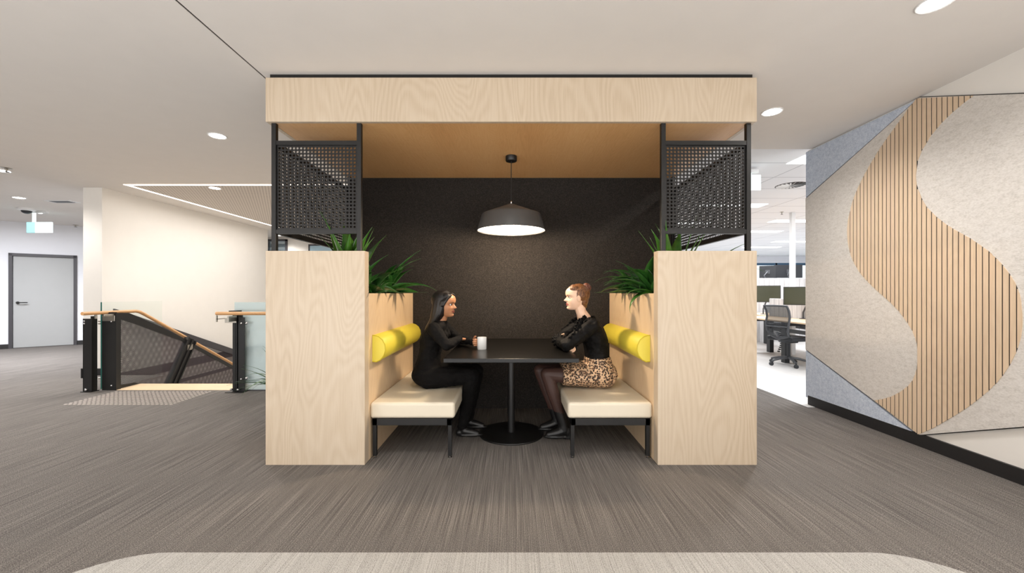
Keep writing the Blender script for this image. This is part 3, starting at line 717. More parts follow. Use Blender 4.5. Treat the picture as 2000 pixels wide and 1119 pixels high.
# balustrade on the corridor side, running along the stair
bl = thing('stair_balustrade', 'black steel stair balustrade with perforated panel and oak handrail beside the white wall', 'railing', (-5.0, 4.9, 0))
def dome(m, p, r=.012): m.ell(p, (r, r, r), 10)
X0 = -4.97
MB().prism([(4.95, .92), (5.22, .80), (5.94, .49), (7.6, -.47), (7.6, -1.35), (5.35, -.06), (5.2, .03), (4.95, .03)], 'x', X0-.001, X0+.001).build('perforated_panel', MT['perf'], bl)
MB().prism([(4.95, .965), (5.12, .955), (5.57, .745), (5.94, .545), (7.6, -.41), (7.6, -.47), (5.94, .49), (5.2, .81), (5.0, .885), (4.95, .89)], 'x', X0-.008, X0+.010).prism([(4.95, .05), (5.2, .035), (5.4, -.06), (7.6, -1.33), (7.6, -1.45), (5.25, -.06), (5.18, .005), (4.95, .005)], 'x', X0-.008, X0+.008).build('panel_frame', MT['black'], bl)
ps = MB().box((-5.112, 4.925, 0), (-4.935, 4.935, .975)).box((-5.035, 4.935, 0), (-5.025, 4.985, .975)).box((-4.95, 4.93, 0), (-4.94, 4.99, .96)).build('post', MT['black'], bl)
def bolt(p, r=.012): b_ = MB(); dome(b_, p, r); b_.build('bolt', MT['chrome'], ps, smooth=True)
for z in (.86, .06): bolt((-4.99, 4.922, z))
ps = MB().box((-5.26, 4.84, 0), (-5.150, 4.85, .90)).box((-5.175, 4.85, 0), (-5.165, 4.92, .93)).box((-5.27, 4.82, 0), (-5.14, 4.92, .008)).box((-5.28, 4.835, .17), (-5.26, 4.86, .29)).build('post', MT['black'], bl)
bolt((-5.21, 4.83, .03), .016); bolt((-5.235, 4.835, .87)); bolt((-5.235, 4.835, .84))
mdir = Vector((0, .47, .84)).normalized(); a0 = Vector((X0-.01, 5.66, -.30)); a1 = Vector((X0-.01, 6.12, .50))
pp = MB()
for q in (-.085, .0, .075): pp.box((X0-.03, -.006+q, 0), (X0+.035, .012+q, (a1-a0).length), Matrix.Translation((0, a0.y, a0.z)) @ Matrix.Rotation(-math.atan2(a1.y-a0.y, a1.z-a0.z), 4, 'X'))
pp.box((X0-.006, -.085, 0), (X0+.018, .085, (a1-a0).length), Matrix.Translation((0, a0.y, a0.z)) @ Matrix.Rotation(-math.atan2(a1.y-a0.y, a1.z-a0.z), 4, 'X'))
ps = pp.build('post', MT['black'], bl)
MB().box((X0+.02, 6.02, .34), (X0+.03, 6.12, .42)).build('bracket', MT['steel'], ps)
hr = MB(); hr.tube([(-5.05, 4.64, .972), (-5.05, 5.30, .972), (-5.05, 5.36, .958), (-5.05, 5.45, .91), (-5.05, 8.0, -.565)], .021, 14)
hr = hr.build('handrail', MT['oak'], bl, smooth=True)
MB().box((-5.1, 4.915, .865), (-4.945, 4.922, .935)).box((-4.965, 4.80, .93), (-4.955, 4.922, .955)).build('rail_bracket', MT['steel'], bl, .003)
MB().box((-5.1, 4.82, .9), (-5.075, 4.835, .96)).build('rail_bracket', MT['steel'], bl, .003)
# clear glass infill
gl = thing('glass_balustrade_panel', 'clear glass balustrade panel seen edge on between the two dark posts', 'glass panel', (-5.13, 4.95, 0))
MB().box((-5.150, 4.95, .01), (-5.138, 5.80, 1.10)).build('pane', MT['glass'], gl)
MB().box((-5.1505, 4.944, .01), (-5.1375, 4.95, 1.10)).build('polished_edge', MT['glassedge'], gl)
for z in (.86, .83, .14): MB().cyl((-5.2, 4.97, z), (-5.09, 4.97, z), .01).build('standoff', MT['steel'], gl)
# raking balustrade on the wall side
b2 = thing('lower_balustrade', 'dark sloping balustrade against the white wall on the far side of the stair', 'railing', (-5.95, 6.0, 0))
MB().prism([(5.9, .98), (6.3, .83), (8.38, .03), (9.7, -.48), (9.7, -.60), (8.38, -.09), (6.3, .70), (5.9, .86)], 'x', -5.96, -5.93).build('top_band', MT['charcoal'], b2)
MB().prism([(5.9, .86), (6.3, .70), (8.38, -.09), (9.7, -.6), (9.7, -1.6), (5.9, -.2)], 'x', -5.951, -5.949).build('perforated_panel', MT['perf'], b2)
# right of the stair: post, handrail and tinted glass
rb = thing('landing_balustrade', 'black post with oak handrail stub beside the pale tinted glass', 'railing', (-3.36, 4.86, 0))
ps = MB().box((-3.435, 4.86, 0), (-3.40, 4.90, .985)).box((-3.40, 4.865, 0), (-3.385, 4.93, .985)).box((-3.385, 4.88, 0), (-3.345, 4.92, .95)).box((-3.345, 4.84, 0), (-3.275, 4.852, .915)).box((-3.345, 4.852, 0), (-3.333, 4.91, .915)).box((-3.48, 4.79, 0), (-3.27, 4.93, .008)).box((-3.44, 4.80, .985), (-3.35, 4.9, 1.0)).build('post', MT['black'], rb)
for p in ((-3.31, 4.834, .845), (-3.31, 4.834, .16), (-3.43, 4.83, .035), (-3.335, 4.81, .035)): bolt(p, .014)
for p in ((-3.255, 4.85, .845), (-3.255, 4.85, .17)): bolt(p, .02)
MB().tube([(-3.515, 4.70, .972), (-1.80, 4.70, .972)], .021, 14).build('handrail', MT['oak'], rb, smooth=True)
MB().box((-3.51, 4.83, .85), (-3.37, 4.838, .91)).box((-3.515, 4.69, .90), (-3.505, 4.838, .91)).box((-3.515, 4.69, .87), (-3.505, 4.71, .95)).box((-3.39, 4.70, .87), (-3.37, 4.84, .94)).build('bracket', MT['steel'], rb, .002)
gp = thing('tinted_glass_panel', 'pale blue tinted glass panel between the black post and the booth', 'glass panel', (-2.6, 4.92, 0))
MB().box((-3.45, 4.915, .01), (-1.95, 4.927, 1.10)).build('pane', MT['glassfrost'], gp); MB().box((-3.27, 4.90, 0), (-1.95, 4.94, .012)).build('channel', MT['charcoal'], gp)
# tactile studs
stud = None; n = 0
for i in range(12):
    for j in range(24):
        x = -4.86+.05*j; y = 4.30+.05*i
        if stud is None:
            stud = MB().lathe([(.0, 0), (.0175, 0), (.013, .005), (.0, .005)], (0, 0, 0), 12).build('tactile_stud', MT['studs'] if 'studs' in MT else plain('stainless_stud', rgb(158, 149, 141), .5, metal=.2), smooth=True)
            tag(stud, 'small round tactile warning stud on the carpet before the stair', 'tactile stud', 'tactile studs before the stair'); q = stud
        else:
            q = stud.copy(); COL.objects.link(q)
        q.location = (x, y, 0)

# ---------------------------------------------------------------- office furniture
def desk(x0, x1, y0, y1, label):
    t = thing('desk', label, 'desk', ((x0+x1)/2, (y0+y1)/2, 0), 'office desks')
    MB().box((x0, y0, .71), (x1, y1, .735)).build('desktop', MT['desk'], t, .002)
    for y in (y0+.15, (y0+y1)/2, y1-.15):
        MB().box((x0+.06, y-.05, 0), (x0+.14, y+.05, .70)).box((x0+.06, y-.04, .64), (x1-.05, y+.04, .71)).build('leg', MT['black'], t)
        MB().box((x1-.12, y-.05, 0), (x1-.04, y+.05, .70)).build('leg', MT['black'], t)
    MB().box((x1-.06, y0+.1, .45), (x1-.03, y1-.1, .52)).build('cable_tray', MT['greyplastic'], t)
MT['desk'] = wood('pale_desk_top', rgb(214, 178, 140), rgb(230, 198, 162), rgb(240, 212, 180), axis='y', contrast=.3)
desk(4.68, 5.40, 5.5, 8.25, 'pale timber desk with black legs behind the mesh chair'); desk(5.46, 6.2, 6.2, 9.6, 'second pale timber desk behind the grey desk screen')
pt = MB().box((5.41, 5.5, .62), (5.445, 8.27, 1.10)).build('desk_screen', MT['partition'], None, .012); tag(pt, 'low grooved grey privacy screen between the desks', 'desk screen')
pt = MB().box((6.0, 9.75, 0), (9.5, 9.81, 1.58)).build('tall_partition', MT['partition'], None, .01); tag(pt, 'tall grooved grey partition behind the monitors', 'partition')
def monitor(c, rz, w_, h_, label, scr, arm=True, floorz=.735):
    R = Matrix.Translation(c) @ Matrix.Rotation(rz, 4, 'Z')
    t = thing('monitor', label, 'monitor', c, 'office monitors')
    MB().box((-w_/2, -.012, -h_/2), (w_/2, .012, h_/2), R).build('casing', MT['darkplastic'], t, .003)
    MB().box((-w_/2+.012, -.015, -h_/2+.015), (w_/2-.012, -.011, h_/2-.012), R).build('display', scr, t)
    m = MB(); m.box((-.05, .012, -.05), (.05, .03, .05), R)
    p = R @ Vector((0, .03, 0)); q_ = R @ Vector((.08, .12, -.10)); b_ = R @ Vector((0, .16, 0)); b_.z = floorz
    m.tube([p, q_, Vector((b_.x, b_.y, floorz+.12)), Vector((b_.x, b_.y, floorz))], .014, 8); m.lathe([(.06, 0), (.06, .01), (.02, .014)], b_, 16)
    m.build('monitor_arm', MT['greyplastic'], t)
monitor(tuple(P(1492, 574, 8.75)), radians(-28), .62, .37, 'dark monitor on the back desk beside the veneer end panel', MT['screen'])
monitor(tuple(P(1568, 578, 7.15)), radians(-38), .58, .335, 'dark monitor above the mesh chair, cut by the felt wall', MT['screen'])
monitor(tuple(P(1499, 531, 10.2)), radians(150), .36, .32, 'small monitor seen from behind above the tall partition', MT['screen2'], floorz=1.3)
monitor(tuple(P(1540, 530, 10.3)), radians(172), .66, .34, 'wide monitor seen from behind, crossed by the white service pole', MT['screen2'], floorz=1.3)
tag(MB().box((5.51, 7.74, .0), (5.585, 7.815, 2.80)).build('service_pole', MT['plastic'], None, .003), 'white square service pole rising from the desks to the ceiling', 'pole')
# coiled cable managers
def coil(x, y, label):
    m = MB()
    for k in range(14): m.ell((x+.03*sin(k*.5), y+.05*cos(k*.3), .12+k*.038), (.026, .026, .014), 10)
    tag(m.build('cable_spine', MT['black']), label, 'cable tidy', 'coiled cable tidies')
coil(5.02, 7.35, 'black segmented cable tidy under the desk nearest the desk leg'); coil(5.2, 6.75, 'black segmented cable tidy hanging behind the chair base')
# bag / pc under the desk
# office chair
CHX, CHY = 4.66, 6.62
ch = thing('office_chair', 'grey mesh back office chair on castors pulled up to the desk', 'chair', (CHX, CHY, 0))
RM = Matrix.Translation((CHX, CHY, 0)) @ Matrix.Rotation(radians(18), 4, 'Z')     # local +x = where the sitter faces
T = lambda *p: RM @ Vector(p)
for k in range(5):
    a = 2*pi*k/5+.35
    lg = MB().tube([T(.03*cos(a), .03*sin(a), .13), T(.16*cos(a), .16*sin(a), .115), T(.30*cos(a), .30*sin(a), .075)], [.024, .02, .016], 8).build('leg', MT['greyplastic'], ch, smooth=True)
    cs = MB(); cc = T(.30*cos(a), .30*sin(a), .03); cs.cyl(cc-Vector((0, .018, 0)), cc+Vector((0, .018, 0)), .03, n=14); cs.cyl(cc, cc+Vector((0, 0, .05)), .009, n=8)
    cs.build('castor', MT['darkplastic'], lg)
MB().cyl(T(0, 0, .1), T(0, 0, .40), .026).build('gas_lift', MT['darkplastic'], ch)
MB().box((-.22, -.23, .42), (.25, .23, .49), RM).box((-.1, -.1, .38), (.1, .1, .42), RM).build('seat', MT['darkplastic'], ch, .02)
bp = [(-.20, .50), (-.26, .58), (-.27, .70), (-.24, .82), (-.26, .92), (-.31, 1.0)]
fr = MB()
for sgn in (-1, 1): fr.tube([T(x, sgn*(.20-.06*(1-min(1, (z-.45)/.2)) if z < .65 else .20), z) for x, z in bp], .017, 8)
fr.tube([T(-.31, -.20, 1.0), T(-.33, 0, 1.005), T(-.31, .20, 1.0)], .015, 8); fr.tube([T(-.20, -.15, .50), T(-.24, 0, .46), T(-.20, .15, .50)], .025, 8)
fr.tube([T(-.28, -.19, .66), T(-.30, 0, .66), T(-.28, .19, .66)], .01, 8); fr.tube([T(-.05, 0, .40), T(-.2, 0, .42), T(-.27, 0, .56)], .025, 8)
fr.build('back_frame', MT['greyplastic'], ch, smooth=True)
mm = MB(); vs = []; 
for x, z in bp:
    for k in range(5): y = -.19+.38*k/4; vs.append(T(x-.02*(1-((k-2)/2)**2), y, z))
fs = [(i*5+k, i*5+k+1, i*5+k+6, i*5+k+5) for i in range(5) for k in range(4)]
mm.add(vs, fs); meshmat = glass('chair_mesh', rgb(58, 60, 64), .78, .6); mm.build('mesh_back', meshmat, ch, smooth=True)
for sgn in (-1, 1):
    MB().tube([T(.0, sgn*.25, .46), T(.0, sgn*.29, .50), T(.02, sgn*.29, .66)], .014, 8).box((-.10, sgn*.29-.035, .66), (.15, sgn*.29+.035, .685), RM).build('armrest', MT['darkplastic'], ch)

#PEOPLE
# ---------------------------------------------------------------- people
def lerp_tab(tab, z):
    if z <= tab[0][0]: return tab[0][1]
    for (a, b), (c_, d_) in zip(tab, tab[1:]):
        if z <= c_:
            t_ = (z-a)/(c_-a); t_ = t_*t_*(3-2*t_) if False else t_
            return b+(d_-b)*t_
    return tab[-1][1]
MID = [(0, .052), (.006, .070), (.014, .079), (.024, .077), (.031, .071), (.038, .077), (.043, .080), (.048, .076), (.053, .081), (.058, .083), (.064, .078), (.070, .082), (.076, .103), (.081, .107), (.088, .101), (.10, .090), (.112, .079), (.12, .082), (.128, .087), (.15, .088), (.168, .083), (.182, .072), (.196, .052), (.207, .028), (.215, 0)]
BASE = [(0, .045), (.01, .060), (.03, .063), (.05, .067), (.07, .071), (.09, .068), (.104, .064), (.115, .070), (.128, .082), (.15, .085), (.168, .081), (.182, .071), (.196, .052), (.207, .028), (.215, 0)]
BACK = [(0, .0), (.01, -.02), (.03, -.045), (.05, -.064), (.08, -.084), (.12, -.099), (.15, -.10), (.175, -.088), (.195, -.062), (.208, -.03), (.215, 0)]
WID = [(0, .018), (.008, .030), (.02, .042), (.04, .053), (.06, .060), (.08, .066), (.10, .069), (.13, .074), (.16, .073), (.18, .063), (.197, .044), (.208, .024), (.215, .001)]
SIG = [(0, .020), (.03, .018), (.06, .016), (.072, .015), (.08, .0135), (.095, .010), (.115, .012), (.13, .03)]
def head_mesh(m, T, k=1.0):
    rr = []; zs = [i*.215/64 for i in range(65)]; n = 72
    for z in zs:
        mid, ba, bk_, wd, sg = (lerp_tab(t_, z) for t_ in (MID, BASE, BACK, WID, SIG))
        ring = []
        for j in range(n):
            a = 2*pi*j/n; ca, sa = cos(a), sin(a)
            y = wd*(abs(sa)**.9)*(1 if sa >= 0 else -1)
            if ca >= 0:
                x = ba*ca**.75+(mid-ba)*math.exp(-(y/sg)**2)
                for s in (-1, 1):      # eye sockets
                    x -= .005*math.exp(-((y-s*.031)/.013)**2-((z-.108)/.010)**2)
                    x += .003*math.exp(-((y-s*.036)/.016)**2-((z-.082)/.014)**2)
            else: x = bk_*(-ca)**.85
            ring.append(T @ Vector((x, y, z))*1.0)
        rr.append(ring)
    m.rings(rr)
    for s in (-1, 1):                   # ears
        Re = Matrix.Rotation(s*.25, 3, 'Z')
        m.ell(T @ Vector((-.012, s*.074, .098)), (.017, .007, .031), 12, (T.to_3x3() @ Re))
    return m
def hand(m, w_, d_, pn, th, k=.92, curl=(.5, .7, .5), spread=1.0):
    w_ = Vector(w_); d_ = Vector(d_).normalized(); pn = Vector(pn); pn = (pn-d_*pn.dot(d_)).normalized(); th = Vector(th); th = (th-d_*th.dot(d_)-pn*th.dot(pn)).normalized()
    for o in (-.022, -.008, .008, .022): m.cap(w_+d_*.012*k+th*o*k*.75, w_+d_*.082*k+th*o*k, .0135*k, .0115*k, 10)
    for o, ln in ((.027, .070), (.009, .079), (-.009, .074), (-.027, .058)):
        p = w_+d_*.086*k+th*o*k; a = 0; r = .0088*k
        for seg, (f, cu) in enumerate(zip((.46, .30, .24), curl)):
            a += cu; dd = d_*cos(a)+pn*sin(a)+th*(o*2.0*spread*(1 if seg == 0 else .3)); dd.normalize(); q = p+dd*ln*f*k
            m.cap(p, q, r, r*.92, 8); p = q; r *= .92
    p = w_+d_*.028*k+th*.026*k; q = p+(th*.75+d_*.75+pn*.2).normalized()*.038*k; e_ = q+(th*.25+d_*1.0+pn*.35).normalized()*.030*k
    m.cap(p, q, .0125*k, .0105*k, 8); m.cap(q, e_, .0105*k, .0085*k, 8)
def remesh(o, vox, it=2, disp=0, dsize=.06):
    r = o.modifiers.new('remesh', 'REMESH'); r.mode = 'VOXEL'; r.voxel_size = vox; r.use_smooth_shade = True
    s = o.modifiers.new('smooth', 'SMOOTH'); s.factor = .5; s.iterations = it
    if disp:
        tx = bpy.data.textures.new('folds', 'CLOUDS'); tx.noise_scale = dsize; tx.noise_depth = 1
        dm = o.modifiers.new('folds', 'DISPLACE'); dm.texture = tx; dm.strength = disp; dm.mid_level = .5; dm.texture_coords = 'LOCAL'
    return o
def oval(cx, cy, z, rx, ry, n=28, tilt=0):
    return [Vector((cx+rx*cos(2*pi*k/n), cy+ry*sin(2*pi*k/n), z+tilt*rx*cos(2*pi*k/n))) for k in range(n)]
def ovalx(x, cy, cz, ry, rz, n=28):
    return [Vector((x, cy+ry*cos(2*pi*k/n), cz+rz*sin(2*pi*k/n))) for k in range(n)]
def face_bits(par, T, lipm, browm, k=1):
    R3 = T.to_3x3()
    for s in (-1, 1):
        e_ = MB().ell(T @ Vector((.0590, s*.030, .1075)), (.0100, .0105, .0092), 14, R3).build('eye', MT['eye'], par, smooth=True)
        MB().ell(T @ Vector((.0668, s*.0335, .1075)), (.0032, .0056, .0052), 12, R3).build('iris', MT['iris'], e_, smooth=True)
        MB().tube([T @ Vector(p) for p in ((.079, s*.014, .123), (.078, s*.024, .1265), (.072, s*.036, .1265), (.062, s*.045, .122))], [.0022, .003, .0026, .0014], 6).build('eyebrow', browm, par, smooth=True)
        MB().tube([T @ Vector(p) for p in ((.0665, s*.019, .110), (.0705, s*.030, .1155), (.0655, s*.041, .1125))], [.001, .0017, .0014], 6).build('eyelashes', MT['brow'], par, smooth=True)
    MB().tube([T @ Vector(p) for p in ((.066, -.021, .049), (.078, -.010, .0535), (.0815, 0, .054), (.078, .010, .0535), (.066, .021, .049))], [.0015, .0036, .0042, .0036, .0015], 8).build('upper_lip', lipm, par, smooth=True)
    MB().tube([T @ Vector(p) for p in ((.066, -.020, .047), (.076, -.010, .0425), (.0785, 0, .0415), (.076, .010, .0425), (.066, .020, .047))], [.0015, .0038, .0046, .0038, .0015], 8).build('lower_lip', lipm, par, smooth=True)
def ribbon(m, pts, wv, w_=.03, amp=.012, freq=5.0, n=60, nrm=(0, -1, 0)):
    pts = [Vector(p) for p in pts]; nrm = Vector(nrm); row = []
    for i in range(n+1):
        t_ = i/n*(len(pts)-1); k = min(int(t_), len(pts)-2); f = t_-k
        p = pts[k].lerp(pts[k+1], f); wd = Vector(wv).normalized()
        ph = 2*pi*freq*i/n
        row.append((p, p+wd*w_*.5+nrm*(amp*.5*sin(ph)), p+wd*w_+nrm*(amp*sin(ph)+.004)))
    vs = [q for r in row for q in r]; fs = []
    for i in range(n): fs += [(3*i, 3*i+3, 3*i+4, 3*i+1), (3*i+1, 3*i+4, 3*i+5, 3*i+2)]
    m.add(vs, fs)
def grooved(rings_, amp=.02, freq=23):
    out = []
    for r in rings_:
        c_ = sum(r, Vector())/len(r); out.append([c_+(p-c_)*(1+amp*sin(freq*2*pi*j/len(r)+1.3*sin(j*.7))) for j, p in enumerate(r)])
    return out

# ---- dark haired woman on the stair side
def woman_dark():
    t = thing('person', 'person with long black hair in black top and trousers, sitting with a mug', 'person', (-.7, 3.43, 0), 'people in the booth')
    Y = 3.43; TH = Matrix.Translation((-.572, Y-.015, 1.012)) @ Matrix.Rotation(radians(-14), 4, 'Z') @ Matrix.Rotation(radians(2), 4, 'Y')
    b = MB(); head_mesh(b, TH)
    b.chain([(-.592, Y-.01, 1.06), (-.604, Y, .995), (-.62, Y, .95)], [.050, .046, .055])
    # torso and limbs under the clothes
    b.rings([oval(-.715, Y, .46, .09, .13), oval(-.715, Y, .60, .065, .10), oval(-.70, Y, .75, .06, .10), oval(-.665, Y, .88, .07, .13), oval(-.62, Y, .955, .045, .08)])
    aR = [(-.640, Y-.165, .918), (-.523, Y-.245, .792), (-.445, Y-.055, .824)]
    aL = [(-.620, Y+.165, .918), (-.490, Y+.19, .800), (-.332, Y-.075, .803)]
    for a in (aR, aL): b.chain(a, [.038, .031, .022])
    hand(b, aR[2], (.52, .82, -.12), (0, 0, -1), (-.8, .5, 0), .9, (.25, .35, .3))
    hand(b, aL[2], (.66, -.74, .02), (-.74, -.66, 0), (0, 0, 1), .84, (.75, 1.0, .6))
    lr_ = [(-.70, Y-.09, .50), (-.33, Y-.085, .515), (-.415, Y-.08, .085)]; ll = [(-.70, Y+.09, .50), (-.31, Y+.12, .515), (-.385, Y+.12, .085)]
    for l in (lr_, ll): b.chain(l, [.07, .048, .03])
    b = b.build('body', MT['skindark'], t, smooth=True); remesh(b, .0036, 1)
    face_bits(b, TH, MT['lipd'], MT['brow'])
    # hair
    h = MB(); T = TH
    h.ell(T @ Vector((-.031, 0, .138)), (.100, .084, .096), 40, T.to_3x3())
    pw = lambda v, e_: (abs(v)**e_)*(1 if v >= 0 else -1)
    tr = lambda cx, cz, rx, ry, e_=.6: [T @ Vector((cx+rx*pw(cos(2*pi*k/48), e_), ry*pw(sin(2*pi*k/48), e_), cz)) for k in range(48)]
    h.rings(grooved([tr(-.02, .205, .050, .034), tr(-.022, .19, .070, .056), tr(-.026, .165, .080, .074), tr(-.034, .13, .070, .083), tr(-.040, .09, .066, .087), tr(-.046, .05, .064, .088), tr(-.054, .02, .062, .086), tr(-.066, -.01, .058, .083, .8), tr(-.090, -.05, .056, .080, 1), tr(-.118, -.09, .050, .078, 1), tr(-.140, -.14, .040, .074, 1), tr(-.160, -.19, .032, .062, 1), tr(-.178, -.232, .018, .04, 1)], .016))
    for s in (-1, 1):      # hair swept over the temples from the parting
        for k in range(6): h.tube([T @ Vector(p) for p in ((.050-.006*k, s*.010, .203-.002*k), (.060-.008*k, s*.036, .190-.005*k), (.046-.009*k, s*.060, .166-.004*k), (.026-.006*k, s*.074, .130), (.014-.006*k, s*.079, .095))], [.007, .012, .014, .013, .008], 8)
        h.ell(T @ Vector((.024, s*.042, .172)), (.043, .031, .036), 16, T.to_3x3())
    h = h.build('hair', MT['hairblack'], t, smooth=True); remesh(h, .0042, 1)
    # clothes
    c = MB()
    c.rings([oval(-.725, Y, .52, .118, .168), oval(-.722, Y, .60, .104, .150), oval(-.710, Y, .68, .092, .132), oval(-.698, Y, .75, .094, .134), oval(-.682, Y, .82, .106, .150, tilt=.1), oval(-.662, Y, .88, .108, .170, tilt=.15), oval(-.642, Y, .925, .090, .180, tilt=.15), oval(-.628, Y, .955, .070, .135, tilt=.1), oval(-.612, Y, .978, .056, .072, tilt=-.1)])
    c.ell((-.585, Y-.06, .852), (.05, .055, .055)); c.ell((-.585, Y+.06, .852), (.05, .055, .055))
    for a in (aR, aL): c.chain([a[0], Vector(a[0]).lerp(Vector(a[1]), .5), a[1], Vector(a[1]).lerp(Vector(a[2]), .5), a[2]], [.058, .051, .044, .040, .030])
    c = c.build('long_sleeve_top', MT['knit'], t, smooth=True); remesh(c, .0055, 3, .016, .05)
    p = MB()
    p.ell((-.735, Y, .515), (.125, .182, .108)); p.rings([oval(-.725, Y, .50, .12, .17), oval(-.72, Y, .60, .106, .155), oval(-.712, Y, .66, .094, .138)])
    for l in (lr_, ll):
        p.chain([l[0], Vector(l[0]).lerp(Vector(l[1]), .5), l[1], Vector(l[1]).lerp(Vector(l[2]), .35), l[2]], [.098, .084, .064, .058, .042])
    p = p.build('trousers', MT['trouser'], t, smooth=True); remesh(p, .0065, 3, .014, .06)
    for l in (lr_, ll):
        x, y = l[2][0], l[2][1]; m = MB(); m.chain([(x, y, .09), (x+.01, y, .05), (x+.07, y, .038), (x+.125, y-.003, .026)], [.036, .036, .034, .024])
        m.ell((x-.02, y, .034), (.038, .032, .034)); m.ell((x+.06, y, .016), (.115, .037, .015))
        remesh(m.build('shoe', MT['shoe'], t, smooth=True), .005, 1)
woman_dark()

# ---- fair woman with a bun on the office side
def woman_fair():
    t = thing('person', 'person with auburn bun in black ruffled blouse and leopard print skirt, arms folded', 'person', (.74, 3.4, 0), 'people in the booth')
    Y = 3.40; TH = Matrix.Translation((.556, Y, 1.072)) @ Matrix.Rotation(radians(180+4), 4, 'Z') @ Matrix.Rotation(radians(0), 4, 'Y')
    b = MB(); head_mesh(b, TH)
    b.chain([(.578, Y, 1.13), (.604, Y, 1.05), (.635, Y, .985)], [.048, .045, .062])
    b.rings([oval(.755, Y, .48, .09, .13), oval(.74, Y, .62, .065, .10), oval(.725, Y, .78, .065, .10), oval(.69, Y, .90, .075, .13), oval(.645, Y, .99, .045, .08)])
    aN = [(.672, Y-.165, .950), (.440, Y-.255, .800), (.402, Y-.03, .812)]
    aF = [(.655, Y+.165, .950), (.440, Y+.185, .805), (.497, Y-.15, .790)]
    for a in (aN, aF): b.chain(a, [.038, .031, .022])
    hand(b, aN[2], (.22, .95, .20), (.8, 0, -.5), (0, .2, 1), .9, (.3, .3, .2))
    hand(b, aF[2], (.10, -1, -.10), (-.9, -.1, -.4), (-.2, 0, 1), .9, (.7, .9, .6))
    ln = [(.755, Y-.09, .50), (.300, Y-.105, .540), (.440, Y-.10, .10)]; lf_ = [(.755, Y+.08, .50), (.255, Y+.075, .535), (.405, Y+.085, .10)]
    for l in (ln, lf_): b.chain(l, [.068, .046, .03])
    b = b.build('body', MT['skinfair'], t, smooth=True); remesh(b, .0036, 1)
    face_bits(b, TH, MT['lipf'], MT['browf'])
    h = MB(); T = TH; R3 = T.to_3x3()
    h.ell(T @ Vector((-.027, 0, .136)), (.097, .080, .0915), 40, R3); h.ell(T @ Vector((-.056, 0, .085)), (.054, .060, .066), 30, R3)
    h.ell(T @ Vector((-.07, 0, .05)), (.03, .04, .045), 20, R3)
    for s in (-1, 1): h.ell(T @ Vector((.018, s*.040, .176)), (.044, .032, .034), 16, R3)
    for k in range(14):                 # combed back strands
        s = -1 if k % 2 else 1; q_ = (k//2)*.011
        h.tube([T @ Vector(p) for p in ((.066-q_*.75, s*(.014+q_*.62), .182-q_*.75), (.03-q_*.6, s*(.022+q_*.75), .214-q_*.75), (-.03, s*(.018+q_*.8), .224-q_*.62), (-.08, s*.012, .205-q_*.2))], [.003, .0048, .0046, .003], 6)
    h = h.build('hair', MT['hairbrown'], t, smooth=True); remesh(h, .0036, 1)
    bn = MB(); bc = Vector((-.094, 0, .190))
    bn.ell(T @ bc, (.034, .034, .040), 20, R3)
    for k in range(7):
        ax = Matrix.Rotation(k*.9, 3, 'Y') @ Matrix.Rotation(k*1.7, 3, 'X')
        pts = [T @ (bc+ax @ Vector((.033*cos(a), .033*sin(a), .010*sin(2*a)))) for a in [2*pi*q/20 for q in range(20)]]
        bn.tube(pts, .0085, 8)
    bn = bn.build('hair_bun', MT['hairbun'], t, smooth=True); remesh(bn, .003, 1)
    c = MB()
    c.rings([oval(.740, Y, .664, .103, .140), oval(.738, Y, .69, .102, .138), oval(.730, Y, .75, .102, .138), oval(.716, Y, .82, .112, .150, tilt=-.1), oval(.700, Y, .89, .112, .172, tilt=-.15), oval(.682, Y, .945, .098, .180, tilt=-.15), oval(.664, Y, .98, .078, .140, tilt=-.1), oval(.648, Y, 1.005, .062, .080, tilt=.3)])
    c.ell((.615, Y-.065, .865), (.055, .06, .06)); c.ell((.615, Y+.065, .865), (.055, .06, .06))
    for a in (aN, aF): c.chain([a[0], Vector(a[0]).lerp(Vector(a[1]), .5), a[1], Vector(a[1]).lerp(Vector(a[2]), .5), a[2]], [.060, .058, .048, .045, .036])
    c = c.build('blouse', MT['blouse'], t, smooth=True); remesh(c, .0055, 2, .018, .05)
    r = MB(); y = Y-.17
    ribbon(r, [(.640, Y-.07, 1.012), (.60, Y-.13, .985), (.565, Y-.20, .935), (.52, Y-.25, .88), (.47, Y-.27, .835)], (-.6, -.2, .55), .036, .016, 7, 80)
    ribbon(r, [(.60, Y-.05, 1.00), (.575, Y-.06, .95), (.555, Y-.07, .90), (.545, Y-.08, .86)], (-1, 0, .1), .030, .014, 6, 60)
    ribbon(r, [(.625, Y+.08, 1.0), (.57, Y+.14, .96), (.53, Y+.19, .90), (.48, Y+.22, .86)], (-.6, .2, .55), .036, .016, 7, 80)
    ribbon(r, [(.70, Y-.10, 1.0), (.66, Y-.10, 1.012), (.62, Y-.09, 1.0), (.60, Y-.07, .97)], (-.1, -.9, -.35), .04, .01, 5, 50)
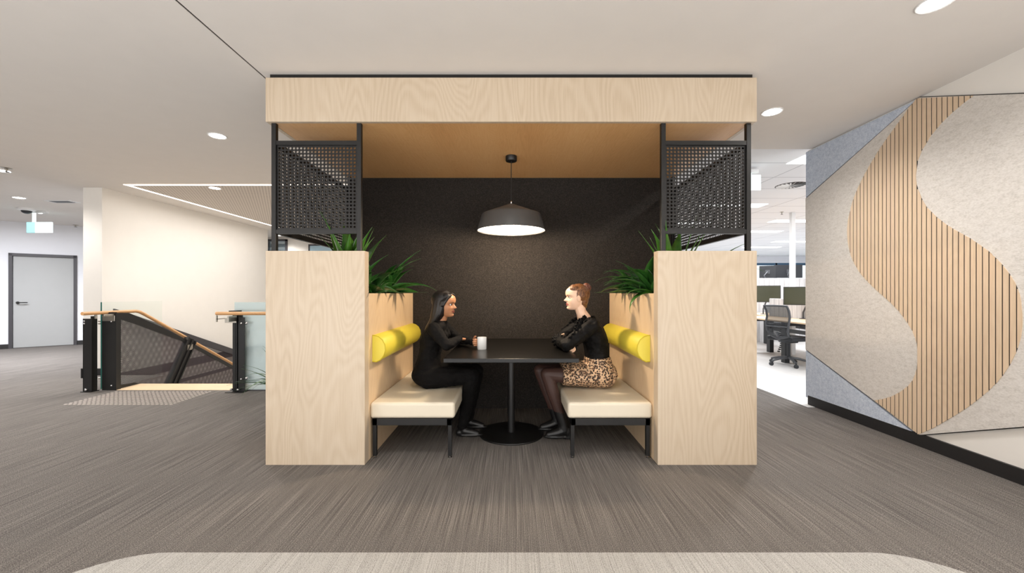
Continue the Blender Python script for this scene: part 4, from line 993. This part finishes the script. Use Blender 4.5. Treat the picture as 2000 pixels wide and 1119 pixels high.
    for a, s in ((aN, 1), (aF, -1)):
        w_ = Vector(a[2]); e_ = Vector(a[1]); ax = (w_-e_).normalized(); u_ = ax.orthogonal().normalized(); v_ = ax.cross(u_)
        for off in (0, -.028, -.055):
            rr = []
            for q, (o_, rad) in enumerate(((-.012, .036), (.0, .043), (.012, .050))):
                rr.append([w_+ax*(off+o_)+(u_*cos(2*pi*k/48)+v_*sin(2*pi*k/48))*(rad+.006*q*sin(2*pi*k*9/48+off*90)) for k in range(48)])
            r.rings(rr, cap=False)
    r = r.build('ruffles', MT['blouse'], t, smooth=True); so = r.modifiers.new('thickness', 'SOLIDIFY'); so.thickness = .002
    k = MB()
    k.rings([ovalx(.43, Y-.01, .525, .178, .088), ovalx(.50, Y, .525, .184, .100), ovalx(.60, Y, .522, .188, .106), ovalx(.70, Y, .518, .188, .110), ovalx(.80, Y, .515, .178, .108), ovalx(.865, Y, .52, .14, .09), ovalx(.895, Y, .53, .08, .05)])
    k.rings([oval(.748, Y, .50, .140, .185), oval(.752, Y, .57, .135, .176), oval(.746, Y, .63, .118, .156), oval(.742, Y, .672, .107, .145)])
    k = k.build('leopard_skirt', MT['leopard'], t, smooth=True); remesh(k, .006, 2, .014, .07)
    g = MB()
    for l in (ln, lf_): g.chain([l[0], Vector(l[0]).lerp(Vector(l[1]), .5), l[1], Vector(l[1]).lerp(Vector(l[2]), .35), l[2]], [.066, .072, .056, .053, .034])
    g = g.build('tights', MT['tights'], t, smooth=True); remesh(g, .006, 3)
    for l in (ln, lf_):
        x, y = l[2][0], l[2][1]; m = MB()
        m.chain([(x-.045, y, .235), (x-.008, y, .12), (x+.0, y, .07), (x-.06, y, .048), (x-.125, y-.003, .034)], [.044, .042, .044, .042, .030])
        m.ell((x+.022, y, .06), (.042, .036, .05)); m.ell((x-.062, y, .018), (.115, .041, .016)); m.box((x+.005, y-.028, 0), (x+.055, y+.028, .05))
        remesh(m.build('boot', MT['shoe'], t, smooth=True), .005, 2)
woman_fair()
